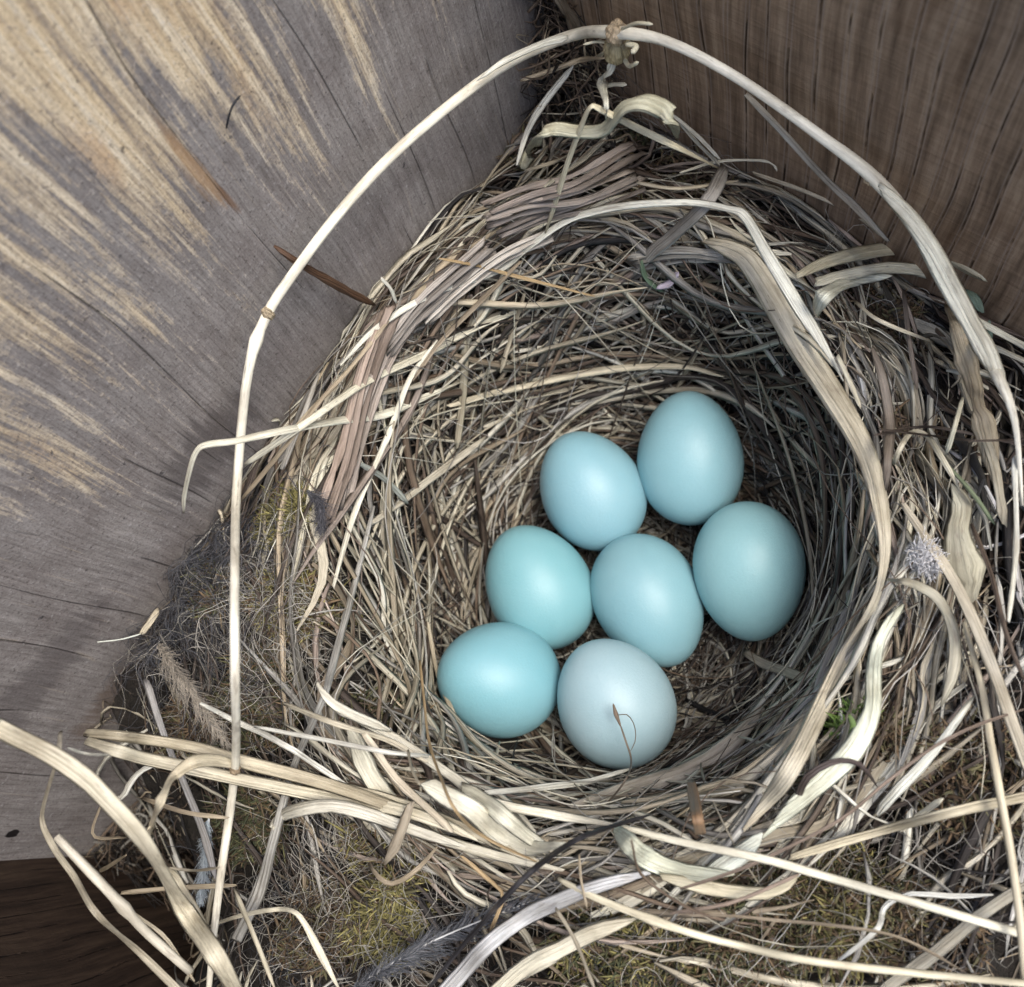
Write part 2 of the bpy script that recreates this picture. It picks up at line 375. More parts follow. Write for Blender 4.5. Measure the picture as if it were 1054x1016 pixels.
# ------------------------------------------------------------------ eggs
# centre px, centre z, axis angle in px plane (deg, 90 = up; points to the narrow end), tilt towards camera (deg), width px, length factor, colours
EGGS = [
    ((710, 472), 3.55,  93,  8, 106, 1.31, 'pale blue egg at the top right of the clutch, narrow end up', (.47, .75, .77), (.53, .79, .81)),
    ((609, 505), 3.50, 118, 14, 103, 1.26, 'light blue egg at the top of the clutch, left of the topmost egg', (.42, .68, .73), (.48, .72, .76)),
    ((771, 588), 3.60, -86, -8, 111, 1.30, 'greenish blue egg rightmost in the clutch, narrow end down', (.50, .78, .77), (.54, .82, .81)),
    ((554.5, 604), 3.45, 118, 12, 106, 1.27, 'deep turquoise egg on the left, above the bottom left egg', (.34, .63, .64), (.40, .68, .69)),
    ((667, 618), 3.35, -64, 6, 108, 1.32, 'dull blue egg in the middle, surrounded by the other eggs', (.41, .65, .68), (.46, .69, .71)),
    ((513, 699), 3.75, 172, 34, 115, 1.16, 'bright blue egg lowest on the left, seen nearly end on', (.36, .66, .70), (.42, .71, .75)),
    ((633, 723), 3.75, 118, 26, 117, 1.19, 'palest grey blue egg at the bottom, a thin wisp hanging over it', (.60, .74, .76), (.66, .78, .79)),
]
EGG_ELL = []
def make_egg(k, e):
    (u, v), z, ang, tilt, wpx, lf, label, base, pale = e
    c = PZ(u, v, z); dist = np.linalg.norm(c-CAM)
    depth = -(CM.T @ (c-CAM))[2]
    a = wpx/2*depth/F; Lh = a*lf/ max(.8, 1.0)
    view = (c-CAM)/np.linalg.norm(c-CAM)
    ax2 = CM @ np.array([math.cos(math.radians(ang)), math.sin(math.radians(ang)), 0])
    ax2 = ax2 - view*(ax2@view); ax2 /= np.linalg.norm(ax2)
    t = math.radians(tilt); ax = ax2*math.cos(t) - view*math.sin(t)
    # profile: t from -1 (blunt) to 1 (narrow)
    K, R_ = 40, 48; vs = []; fs = []
    s = np.array(Vector(ax).orthogonal().normalized()); s2 = np.cross(ax, s)
    n = 44
    for i in range(n+1):
        ph = math.pi*i/n; x = -math.cos(ph)
        rr = a*math.sin(ph)*(1 - .085*x - .03*x*x + .02)
        for j in range(R_):
            q = 2*math.pi*j/R_
            vs.append(c + ax*(x*Lh) + s*(rr*math.cos(q)) + s2*(rr*math.sin(q)))
    for i in range(n):
        for j in range(R_):
            fs.append((i*R_+j, i*R_+(j+1) % R_, (i+1)*R_+(j+1) % R_, (i+1)*R_+j))
    o = mesh_obj('egg', vs, np.array(fs), egg_material(k, base, pale), loc=c)
    tag(o, label, 'egg', 'clutch of blue eggs in the nest cup')
    EGG_ELL.append((c, ax, a, Lh))
for k, e in enumerate(EGGS): make_egg(k, e)
def in_egg(P, grow=.03):
    """P (...,3) -> bool"""
    o = np.zeros(P.shape[:-1], bool)
    for c, ax, a, Lh in EGG_ELL:
        dd = P-c; al = dd@ax; pe = np.linalg.norm(dd-al[..., None]*ax, axis=-1)
        o |= (al/(Lh+grow))**2 + (pe/(a*1.03+grow))**2 < 1
    return o
# quick check that no two eggs cross
for i in range(7):
    for j in range(i):
        c, ax, a, Lh = EGG_ELL[i]; c2, ax2, a2, L2 = EGG_ELL[j]
        pts = RNG.normal(size=(3000, 3)); pts /= np.linalg.norm(pts, axis=1, keepdims=True)
        al = pts@ax; P = c + (pts-al[:, None]*ax)*a + al[:, None]*ax*Lh
        dd = P-c2; al2 = dd@ax2; pe = np.linalg.norm(dd-al2[:, None]*ax2, axis=1)
        m = ((al2/L2)**2 + (pe/a2)**2).min()
        if m < 1: print('EGG CROSS', i, j, round(float(m), 3))

# ------------------------------------------------------------------ nest base
nest = empty('bird_nest', (CUPX, CUPY, .02)); tag(nest, 'round cup nest woven of dry grass, moss and hair, filling the box corner', 'bird nest')
def nest_mat():
    n = 190; xs = np.linspace(-11, 9, n); ys = np.linspace(-7, 13, n)
    X, Y = np.meshgrid(xs, ys)
    for it in range(2):                       # keep inside the boards
        a = np.minimum(dL(X, Y)-.02, 0); X = X - a*LN[0]; Y = Y - a*LN[1]
        a = np.minimum(dR(X, Y)-.02, 0); X = X - a*RN[0]; Y = Y - a*RN[1]
        a = np.minimum(dF(X, Y)-.02, 0); X = X - a*FN[0]; Y = Y - a*FN[1]
    Z = H(X, Y) - .22 + .10*vnoise(X, Y, 9, 5) + .06*vnoise(X, Y, 17, 6)
    V = np.stack([X, Y, np.maximum(Z, .05)], -1).reshape(-1, 3)
    idx = np.arange(n*n).reshape(n, n)
    f = np.stack([idx[:-1, :-1], idx[:-1, 1:], idx[1:, 1:], idx[1:, :-1]], -1).reshape(-1, 4)
    A = V[f]; area = np.linalg.norm(np.cross(A[:, 2]-A[:, 0], A[:, 3]-A[:, 1]), axis=1)
    f = f[area > 1e-4]
    o = mesh_obj('felted_base', V, f, litter_material(), nest); return o
nest_mat()

# ------------------------------------------------------------------ palettes (linear base colours)
PAL = {
    'pale':  [(.74, .69, .54), (.66, .60, .45), (.76, .73, .62), (.70, .65, .51)],
    'straw': [(.58, .51, .37), (.50, .42, .29), (.62, .56, .43), (.45, .38, .27)],
    'tan':   [(.40, .31, .20), (.46, .36, .23), (.34, .26, .17)],
    'grey':  [(.36, .34, .31), (.46, .44, .41), (.28, .26, .24), (.52, .50, .46)],
    'brown': [(.15, .10, .07), (.21, .14, .09), (.10, .07, .055)],
    'pink':  [(.40, .30, .25), (.46, .36, .30), (.34, .26, .22)],
    'dark':  [(.035, .028, .026), (.055, .042, .036), (.02, .018, .02)],
    'green': [(.42, .46, .30), (.50, .53, .38), (.36, .42, .27)],
    'amber': [(.50, .33, .14), (.42, .27, .12)],
}
def pick(names, n, probs=None, jit=.12):
    out = np.zeros((n, 3)); ch = RNG.choice(len(names), n, p=probs)
    for i in range(n):
        p = PAL[names[ch[i]]]; out[i] = p[RNG.integers(len(p))]
    out = (out*.72 + out.mean(1, keepdims=True)*.28)*np.array([.99, 1.01, .985])
    return np.clip(out*(1+RNG.normal(0, jit*1.6, (n, 1))) , .008, .85)

def clampwalls(P, m=.06):
    for dd, nn in ((dL, LN), (dR, RN), (dF, FN)):
        a = np.minimum(dd(P[..., 0], P[..., 1])-m, 0); P = P - a[..., None]*nn
    return P
def width_profile(N, M, wd, t0=.35, t1=.25, wob=.12):
    t = np.linspace(0, 1, M)[None]
    p = np.minimum(1, t0 + (1-t0)*np.minimum(t/.12, 1))*np.minimum(1, t1 + (1-t1)*np.minimum((1-t)/.18, 1))
    ph = RNG.random((N, 1))*6.28
    return wd[:, None]*p*(1+wob*np.sin(t*9+ph)+wob*.6*np.sin(t*23+ph*2))

def strands_ring(N, q0, q1, length, wd, off, colnames, probs=None, dth=None, dq=.05, st=1.25, M=12, flat=.22, th0=None, wander=.03, K=4, twist=.5, steep=.0, fold=.0):
    """strands laid round the cup: q is the normalised radius"""
    th = RNG.random(N)*2*np.pi if th0 is None else RNG.uniform(th0[0], th0[1], N)
    q = RNG.uniform(q0, q1, N); L = RNG.uniform(*length, N); sgn = RNG.choice([-1, 1], N)
    t = np.linspace(-.5, .5, M)[None]
    rad = q*(RX+RY)/2
    slope = RNG.normal(0, dq, N)
    TH = th[:, None] + sgn[:, None]*L[:, None]/np.maximum(rad, .8)[:, None]*t
    ph = RNG.random((N, 1))*6.28
    Q = q[:, None] + slope[:, None]*t*L[:, None] + wander*np.sin(t*5+ph) + RNG.normal(0, .25, (N, 1))*t*t*.3
    straight = RNG.uniform(0, st, (N, 1))       # stiff pieces cut the corner inwards/outwards
    Q = Q + straight*(1/np.cos(np.clip((TH-th[:, None]), -.9, .9)) - 1)*q[:, None]*.8
    Q = np.clip(np.abs(Q), .02, None)
    X = CUPX + Q*RX*np.cos(TH); Y = CUPY + Q*RY*np.sin(TH)
    return finish(X, Y, RNG.uniform(*off, N), L, wd, colnames, probs, M, flat, K, twist, fold)
def finish(X, Y, off, L, wd, colnames, probs, M, flat, K, twist, fold=0, lift=.12):
    N = len(X); t = np.linspace(-.5, .5, M)[None]
    n = normal(X, Y)
    o = off[:, None] + (RNG.normal(0, lift, (N, 1))*t + RNG.normal(0, lift*.6, (N, 1))*(t*t*4-.5)*.5)*np.minimum(L[:, None]/3, 1)
    P = np.stack([X, Y, H(X, Y)], -1) + n*o[..., None]
    P = clampwalls(P)
    # stiffen along the strand
    for _ in range(2): P[:, 1:-1] = P[:, 1:-1]*.5 + (P[:, :-2]+P[:, 2:])*.25
    keep = ~in_egg(P).any(1)
    vis = (P[:, :, 1] > -7)
    keep &= vis.any(1) & zone_keep(P)
    P = P[keep]; n = n[keep]; N = len(P)
    w_ = RNG.uniform(*wd, N); hw = width_profile(N, M, w_/2)
    th = hw*flat + .003
    tw = RNG.normal(0, twist, (N, 1)) + RNG.normal(0, twist, (N, 1))*t
    return sweep(P, n, hw, th, np.broadcast_to(tw, (N, M)), K, pick(colnames, N, probs), fold)
def strands_free(N, centre, spread, length, wd, off, colnames, probs=None, curl=.6, M=10, flat=.25, K=4, twist=1.0, heading=None, lift=.25, qmin=0):
    """random pieces; centre: (x, y) or None for the whole frame, spread cm"""
    if centre is None:
        x0 = RNG.uniform(-10, 6.5, N); y0 = RNG.uniform(-4, 12, N)
    else:
        x0 = RNG.normal(centre[0], spread, N); y0 = RNG.normal(centre[1], spread, N)
    q = np.hypot((x0-CUPX)/RX, (y0-CUPY)/RY)
    ok = (dL(x0, y0) > .05) & (dR(x0, y0) > .05) & (dF(x0, y0) > .05) & (q > qmin)
    x0, y0 = x0[ok], y0[ok]; N = len(x0)
    L = RNG.uniform(*length, N)
    hd = RNG.random(N)*2*np.pi if heading is None else RNG.normal(heading[0], heading[1], N)
    k0 = RNG.normal(0, curl, N); k1 = RNG.normal(0, curl*1.5, N)
    t = np.linspace(0, 1, M)[None]
    A = hd[:, None] + k0[:, None]*t*L[:, None] + k1[:, None]*np.sin(t*6.28+RNG.random((N, 1))*6)*.5
    ds = L[:, None]/M
    X = x0[:, None] + np.cumsum(np.cos(A)*ds, 1); Y = y0[:, None] + np.cumsum(np.sin(A)*ds, 1)
    return finish(X, Y, RNG.uniform(*off, N), L, wd, colnames, probs, M, flat, K, twist, 0, lift)
def stuff(name, parts, mat, label=None):
    v, f, u, c = merge(parts)
    o = mesh_obj(name, v, f, mat, nest, cols=c, uvs=u); o['kind'] = 'stuff'
    if label: o['label'] = label
    return o

ZONES = [(295, 530, 45), (300, 610, 50), (235, 610, 60), (255, 700, 75), (262, 840, 42), (390, 945, 85), (400, 885, 45), (330, 940, 60), (640, 1000, 70),
         (760, 965, 75), (870, 945, 60), (640, 130, 45), (860, 905, 45), (930, 740, 22), (905, 350, 35), (930, 480, 28)]
PIT = PS(95, 885, 0)
ZC = [(PS(u, v, 0), r) for u, v, r in ZONES]
def zone_keep(P):
    m = P[:, P.shape[1]//2]; k = np.ones(len(P), bool)
    for c, r in ZC:
        rr = r/1000*(CAMZ-c[2])
        k &= ~((np.hypot(m[:, 0]-c[0], m[:, 1]-c[1]) < rr) & (RNG.random(len(P)) < .86))
    k &= ~((np.hypot(m[:, 0]-PIT[0], m[:, 1]-PIT[1]) < 1.5) & (RNG.random(len(P)) < .6))
    return k
# cup lining
stuff('cup_lining', [
    strands_ring(420, .05, .8, (.8, 2.6), (.035, .08), (-.22, .08), ['straw', 'grey', 'tan', 'brown', 'pale'], [.3, .35, .05, .12, .18], dq=.2, M=9, wander=.06),
    strands_free(900, (CUPX, CUPY), 1.85, (.5, 2.2), (.035, .095), (-.28, .12), ['straw', 'grey', 'tan', 'brown', 'pale'], [.26, .24, .06, .29, .15], curl=.7, M=9, lift=.15),
    strands_ring(1250, .60, 1.0, (1.8, 5.5), (.035, .11), (-.32, .18), ['straw', 'grey', 'tan', 'brown', 'dark', 'pale'], [.22, .15, .13, .32, .08, .10], dq=.035, M=16, wander=.03, st=.35),
    strands_free(450, (CUPX, CUPY), 2.0, (.4, 1.2), (.013, .03), (-.1, .12), ['grey', 'pale', 'brown'], [.4, .3, .3], curl=1.6, M=9, lift=.2),
    strands_ring(130, .84, 1.02, (2.0, 4.5), (.05, .12), (.0, .24), ['straw', 'pale', 'grey'], [.4, .4, .2], th0=(3.3, 5.9), dq=.03, M=14),
    strands_ring(70, .70, .98, (2.0, 5.5), (.06, .12), (.0, .2), ['straw', 'pale', 'grey'], [.4, .3, .3], th0=(.8, 3.6), dq=.03, M=16, st=.2),
], M_STRAW)
# rim courses
stuff('woven_rim', [
    strands_ring(620, .92, 1.22, (1.5, 5.0), (.035, .11), (-.35, .28), ['straw', 'grey', 'tan', 'brown', 'pink', 'pale', 'green'], [.27, .17, .17, .17, .08, .14, .0], dq=.045, M=16),
    strands_ring(60, 1.02, 1.28, (1.8, 4), (.08, .15), (-.1, .24), ['straw', 'pale', 'tan', 'grey'], [.45, .25, .15, .15], dq=.025, M=18, flat=.10, K=8, twist=.7, fold=.25),
], M_BLADE)
# outer litter
stuff('loose_litter', [
    strands_ring(480, 1.15, 1.75, (1.5, 5), (.03, .10), (-.2, .25), ['straw', 'grey', 'tan', 'brown', 'pink', 'pale', 'dark'], [.10, .18, .12, .30, .06, .04, .20], dq=.10, M=12),
    strands_free(220, None, 1, (.8, 3.2), (.04, .10), (.1, .4), ['pale', 'straw', 'grey'], [.45, .35, .2], curl=.25, M=10, qmin=1.05, flat=.15),
    strands_free(130, (PS(440, 300, 0)[0], PS(440, 300, 0)[1]), 1.3, (1.5, 3.6), (.03, .09), (.1, .35), ['pale', 'straw', 'grey', 'pink'], [.4, .3, .15, .15], curl=.15, M=10, qmin=.98, heading=(LANG, .16), flat=.2),
    strands_free(1300, None, 1, (.5, 2.4), (.02, .055), (-.45, .22), ['straw', 'grey', 'tan', 'brown', 'dark', 'pale'], [.10, .18, .12, .32, .24, .04], curl=.7, M=10, qmin=1.15),
], M_STRAW)
_cn = PS(600, 95, 0)
stuff('fine_roots', [
    strands_free(700, (_cn[0], _cn[1]), .6, (.5, 1.8), (.015, .06), (0, .9), ['brown', 'dark', 'tan', 'straw'], [.45, .3, .15, .1], curl=1.5, M=10, flat=.6, qmin=1.0, lift=.9),
    strands_ring(260, .8, 1.25, (1.5, 4.5), (.008, .016), (.1, .4), ['pale', 'grey', 'brown'], [.4, .3, .3], dq=.12, M=16, flat=.9, wander=.06),
    strands_free(1900, None, 1, (.4, 1.6), (.012, .03), (-.25, .25), ['brown', 'dark', 'grey', 'tan'], [.45, .30, .1, .15], curl=1.3, M=10, flat=.9, qmin=1.1),
    strands_ring(500, .3, 1.0, (1.0, 3), (.012, .025), (0, .2), ['dark', 'brown', 'grey'], [.4, .3, .3], dq=.08, M=11, flat=.9, wander=.07),
], M_ROOT)

def tangle(n, base, spread, zr, length, wd, cols, probs, up=.8):
    x0 = base[0] + RNG.normal(0, spread[0], n)*LDIR[0] + np.abs(RNG.normal(0, spread[1], n))*base[2]
    y0 = base[1] + RNG.normal(0, spread[0], n)*LDIR[1] - np.abs(RNG.normal(0, spread[1], n))*base[3]
    z0 = RNG.uniform(*zr, n); M = 12; t = np.linspace(0, 1, M)[None, :, None]
    D = RNG.normal(0, 1, (n, 1, 3)); D[..., 2] *= up; D /= np.linalg.norm(D, axis=-1, keepdims=True); L = RNG.uniform(*length, (n, 1, 1))
    B = RNG.normal(0, .5, (n, 1, 3)); C2 = RNG.normal(0, .18, (n, 1, 3))
    P = np.stack([x0, y0, z0], -1)[:, None] + D*L*(t-.5) + B*L*(t-.5)**2 + C2*L*np.sin(t*7)
    P = clampwalls(P, .05); N = n; hw = width_profile(N, M, RNG.uniform(*wd, N)/2)
    return sweep(P, np.broadcast_to(RNG.normal(0, 1, (N, 1, 3)), P.shape), hw, hw*.5+.002, np.zeros((N, M)), 4, pick(cols, N, probs))
_pit = PS(120, 850, 0)
stuff('corner_debris', [
    tangle(330, (CORNER[0], CORNER[1], .75, 1.0), (.18, .42), (5.4, 7.3), (.3, 1.3), (.012, .05), ['brown', 'dark', 'tan', 'straw'], [.5, .32, .13, .05]),
    tangle(60, (CORNER[0], CORNER[1], .8, 1.0), (.10, .25), (7.0, 8.8), (.3, .9), (.012, .04), ['brown', 'dark', 'tan'], [.55, .35, .1]),
    tangle(420, (_pit[0], _pit[1], .3, .1), (.8, .8), (max(_pit[2]-.2, .2), _pit[2]+1.3), (.4, 1.9), (.012, .05), ['brown', 'dark', 'tan', 'grey'], [.42, .42, .08, .08], .5),
], M_STRAW)

# ------------------------------------------------------------------ moss and hair
def moss_patch(u, v, rpx, n, cols, z=6, h=(.07, .20), wd=(.022, .05)):
    n = int(n*2.2); lumpk = 1.6
    c = PS(u, v, 0); s = rpx/1000*(CAMZ-c[2])
    r = s*np.sqrt(RNG.random(n)); a = RNG.random(n)*6.28
    x0 = c[0]+r*np.cos(a); y0 = c[1]+r*np.sin(a)*.9
    lump = .12*vnoise(x0, y0, 6, u*.1)
    M = 5; t = np.linspace(0, 1, M)[None, :, None]
    base = np.stack([x0, y0, H(x0, y0)+lump-.02], -1)[:, None, :]
    dirv = RNG.normal(0, .8, (n, 1, 3)); dirv[..., 2] = np.abs(dirv[..., 2])+.5
    dirv /= np.linalg.norm(dirv, axis=-1, keepdims=True); Ls = RNG.uniform(*h, (n, 1, 1))
    bend = RNG.normal(0, .6, (n, 1, 3))
    P = base + dirv*Ls*t + bend*Ls*t*t*.6; P = clampwalls(P, .03)
    ok = ~in_egg(P).any(1); P = P[ok]; N = len(P)
    up = np.broadcast_to(RNG.normal(0, 1, (N, 1, 3)), P.shape)
    hw = RNG.uniform(*wd, (N, 1))/2*np.array([[.8, 1.2, 1, .7, .15]])
    cc = np.array(cols)[RNG.integers(len(cols), size=N)]*(1+RNG.normal(0, .2, (N, 1)))
    return sweep(P, up, hw, hw*.4, np.zeros((N, M)), 4, np.clip(cc, .01, .8))
OL = [(.22, .20, .07), (.15, .14, .05), (.28, .25, .10), (.09, .08, .035)]
DG = [(.065, .07, .032), (.07, .05, .032), (.06, .07, .035), (.13, .13, .06), (.15, .11, .06)]
BM = [(.12, .08, .045), (.17, .12, .07), (.07, .05, .035), (.13, .12, .06)]
stuff('moss', [
    moss_patch(295, 530, 38, 1500, OL), moss_patch(300, 620, 45, 900, OL+BM), moss_patch(230, 610, 40, 900, DG+BM),
    moss_patch(260, 720, 60, 1200, DG+BM), moss_patch(255, 850, 40, 900, DG), moss_patch(395, 945, 45, 1500, OL),
    moss_patch(400, 880, 50, 900, OL+BM), moss_patch(330, 950, 50, 700, BM), moss_patch(640, 1000, 70, 1600, DG+OL),
    moss_patch(760, 960, 70, 1500, DG+BM), moss_patch(870, 940, 60, 1500, BM+OL), moss_patch(950, 960, 50, 900, BM),
    moss_patch(640, 125, 60, 1100, BM+DG), moss_patch(540, 150, 40, 700, BM+DG), moss_patch(400, 730, 22, 350, DG), moss_patch(800, 808, 22, 450, DG),
    moss_patch(875, 745, 16, 260, [(.16, .26, .05), (.11, .18, .04)]), moss_patch(900, 330, 50, 900, BM), moss_patch(930, 470, 40, 900, BM), moss_patch(860, 900, 60, 700, DG),
    moss_patch(925, 760, 30, 500, BM), moss_patch(1000, 800, 60, 700, BM), moss_patch(180, 760, 40, 400, BM), moss_patch(700, 200, 60, 500, BM),
], M_MOSS)
def hair_patch(u, v, spx, n, cols, length=(.8, 2.2), wd=(.004, .008), off=(.0, .3), curl=1.6):
    c = PS(u, v, 0); s = spx/1000*(CAMZ-c[2])
    N = n; x0 = RNG.normal(c[0], s, N); y0 = RNG.normal(c[1], s, N)
    L = RNG.uniform(*length, N); M = 14; t = np.linspace(0, 1, M)[None]
    A = RNG.random((N, 1))*6.28 + RNG.normal(0, curl, (N, 1))*t*L[:, None] + RNG.normal(0, 1, (N, 1))*np.sin(t*8)
    X = x0[:, None]+np.cumsum(np.cos(A), 1)*L[:, None]/M; Y = y0[:, None]+np.cumsum(np.sin(A), 1)*L[:, None]/M
    Z = H(X, Y) + RNG.uniform(*off, (N, 1)) + RNG.normal(0, .15, (N, 1))*np.sin(t*5)
    P = clampwalls(np.stack([X, Y, Z], -1), .03); P = P[~in_egg(P).any(1)]; N = len(P)
    hw = np.broadcast_to(RNG.uniform(*wd, (N, 1))/2, (N, M)).copy(); hw[:, -1] *= .3
    cc = np.array(cols)[RNG.integers(len(cols), size=N)]
    return sweep(P, np.broadcast_to([0., 0, 1], P.shape), hw, hw*.9, np.zeros((N, M)), 4, cc)
GH = [(.30, .29, .25), (.20, .19, .165), (.44, .42, .37), (.10, .09, .08)]; BH = [(.05, .055, .065), (.03, .03, .035), (.10, .10, .11)]
stuff('hair', [
    hair_patch(285, 625, 28, 209, GH), hair_patch(255, 700, 40, 143, GH+BH), hair_patch(230, 580, 25, 143, BH), hair_patch(190, 680, 28, 88, BH+GH),
    hair_patch(330, 930, 35, 165, GH+BH), hair_patch(400, 930, 50, 121, GH), hair_patch(370, 860, 30, 66, GH), hair_patch(640, 990, 70, 110, GH+BH),
    hair_patch(900, 920, 70, 143, GH), hair_patch(650, 600, 110, 143, GH, off=(-.05, .1)), hair_patch(740, 700, 30, 66, GH, off=(-.05, .12)),
    hair_patch(700, 130, 40, 33, GH), hair_patch(900, 300, 60, 44, GH), hair_patch(960, 640, 50, 55, GH+BH), hair_patch(215, 590, 22, 260, BH, wd=(.004, .009)), hair_patch(185, 660, 20, 160, BH), hair_patch(325, 510, 12, 49, BH),
], M_HAIR)

# ------------------------------------------------------------------ traced single pieces
def to3(p):
    u, v, h = p
    if isinstance(h, tuple):
        k, q = h
        return PW(u, v, LP, LN, q) if k == 'L' else PW(u, v, RP, RN, q) if k == 'R' else PW(u, v, FP, FN, q) if k == 'F' else PZ(u, v, q)
    return PS(u, v, h)
def spline(C, n):
    C = np.asarray(C, float)
    if len(C) == 2: return C[0] + (C[1]-C[0])*np.linspace(0, 1, n)[:, None]
    Q = np.concatenate([[2*C[0]-C[1]], C, [2*C[-1]-C[-2]]]); k = len(C)-1
    out = []
    for s in np.linspace(0, k-1e-6, n):
        i = int(s); t = s-i; a, b_, c, e = Q[i], Q[i+1], Q[i+2], Q[i+3]
        out.append(.5*((2*b_) + (-a+c)*t + (2*a-5*b_+4*c-e)*t*t + (-a+3*b_-3*c+e)*t**3))
    return np.array(out)
def piece_mesh(pts, wpx, kind='blade', twist=0.0, ends=(.6, .3), wob=.06, fold=.35, col=(.6, .55, .4), nodes=(), K=8):
    C = np.array([to3(p) for p in pts])
    n = max(10, int(sum(np.linalg.norm(C[i+1]-C[i]) for i in range(len(C)-1))/.14)); n = min(n, 110)
    P = spline(C, n); 
    dpt = np.abs((P-CAM)@CM[:, 2])
    ws = np.interp(np.linspace(0, 1, n), np.linspace(0, 1, len(wpx)), wpx) if isinstance(wpx, (list, tuple)) else np.full(n, float(wpx))
    hw = ws*dpt/F/2
    t = np.linspace(0, 1, n)
    if n > 14:
        kn = max(4, n//7); J = np.random.RandomState(int(abs(pts[0][0]*7+pts[0][1]*3)) % 9999).normal(0, .016, (kn, 3)); J[0] = J[-1] = 0
        P = P + np.stack([np.interp(t, np.linspace(0, 1, kn), J[:, i]) for i in range(3)], -1)
    tipw = max(.08/ (n*.14), .04)
    hw = hw*np.minimum(1, ends[0]+(1-ends[0])*np.minimum(t/.06, 1))*np.minimum(1, ends[1]+(1-ends[1])*np.minimum((1-t)/.10, 1))
    ph = random.random()*6; hw = hw*(1+wob*.45*np.sin(t*13+ph)+wob*.35*np.sin(t*37+ph*2)+(wob*.9 if kind != 'tube' else wob*.3)*np.interp(t, np.linspace(0, 1, 9), np.random.RandomState(int(ph*1000)).normal(0, 1, 9)))
    if kind == 'tube':
        th = hw*.85; fold = 0
        for s in nodes: 
            g = 1+.45*np.exp(-((t-s)*n*.14/.10)**2); hw = hw*g; th = th*g
    elif kind == 'flat':
        th = hw*.16 + .005
    else: th = np.minimum(hw*.08, .012)+.004
    up = (CAM-P); up /= np.linalg.norm(up, axis=1, keepdims=True); up = up*.6+np.array([0, 0, .6])
    tw = np.interp(t, np.linspace(0, 1, len(twist)), twist) if isinstance(twist, (list, tuple)) else np.full(n, twist)
    tw = np.radians(tw) + .12*np.sin(t*9+ph)
    cc = np.array([col])
    v, f, uv, cs = sweep(P[None], up[None], hw[None], th[None], tw[None], K, cc, -abs(fold)*.5 if kind == 'blade' else 0)
    if kind != 'tube':                       # torn, slanting ends
        rr = np.random.RandomState(int(abs(pts[0][0]*3+pts[0][1]*5)) % 9999); ca = np.cos(np.arange(K)/K*2*np.pi)
        for rg, sg in ((0, -1), (1, -.4), (n-1, 1), (n-2, .4)):
            tv = P[min(rg+1, n-1)]-P[max(rg-1, 0)]; tv /= np.linalg.norm(tv)
            a_ = rr.uniform(.3, 1.2)*rr.choice([-1, 1]) if abs(sg) == 1 else 0
            v[rg*K:(rg+1)*K] += (tv*hw[rg])[None]*(a_*ca + rr.normal(0, .35, K)*(abs(sg) == 1))[:, None]
    # per-vertex slow hue wander, a property of the dried plant
    # caps
    m = len(v); nn = n
    v = np.concatenate([v, P[:1], P[-1:]]); uv = np.concatenate([uv, uv[:1], uv[-1:]]); cs = np.concatenate([cs, cs[:2]])
    cap = []
    for j in range(K):
        cap.append((m, (j+1) % K, j, j)); b0 = (nn-1)*K; cap.append((m+1, b0+j, b0+(j+1) % K, b0+(j+1) % K))
    faces = [tuple(int(i) for i in q) for q in f] + [(m, (j+1) % K, j) for j in range(K)] + [(m+1, (nn-1)*K+j, (nn-1)*K+(j+1) % K) for j in range(K)]
    return v, faces, uv, cs, P
def piece(name, pts, wpx, col, label=None, cat=None, group=None, parent=None, mat=None, strands=1, **kw):
    c = PAL[col][random.randrange(len(PAL[col]))] if isinstance(col, str) else col
    g_ = sum(c)/3; k_ = 1.2 if g_ > .4 else 1.1 if g_ > .3 else 1.0; k_ = min(k_, .80/max(c)); c = tuple((x*.74+g_*.26)*k_*q_ for x, q_ in zip(c, (.985, 1.01, .985)))
    v, f, uv, cs, P = piece_mesh(pts, wpx, col=c, **kw)
    m = mat or (M_STALK if kw.get('kind') == 'tube' and g_ > .4 else M_STRAW if kw.get('kind') == 'tube' else M_BLADE)
    if parent is None:
        o = mesh_obj(name, v, f, m, None, cols=cs, uvs=uv, loc=P[len(P)//2]); tag(o, label, cat, group)
    else:
        o = mesh_obj(name, v, f, m, parent, cols=cs, uvs=uv)
        if label: o['label'] = label
    o['_n'] = 0; del o['_n']
    return o
def blob(name, C, r, col, mat, parent=None, squash=(1, 1, 1), lump=.25, seed=1, axis=None):
    n1, n2 = 20, 24; vs = []; fs = []
    for i in range(n1+1):
        for j in range(n2):
            a, b_ = math.pi*i/n1, 2*math.pi*j/n2
            dv = np.array([math.sin(a)*math.cos(b_), math.sin(a)*math.sin(b_), math.cos(a)])
            k = 1 + lump*(math.sin(dv[0]*5+seed)*math.sin(dv[1]*6+seed*2)+.5*math.sin(dv[2]*11+dv[0]*7+seed))
            vs.append(C + dv*np.array(squash)*r*k)
    for i in range(n1):
        for j in range(n2): fs.append((i*n2+j, i*n2+(j+1) % n2, (i+1)*n2+(j+1) % n2, (i+1)*n2+j))
    uv = np.array([[j/8, i/10] for i in range(n1+1) for j in range(n2)], float)
    return mesh_obj(name, vs, np.array(fs), mat, parent, cols=np.tile(col, (len(vs), 1)), uvs=uv, loc=C if parent is None else None)

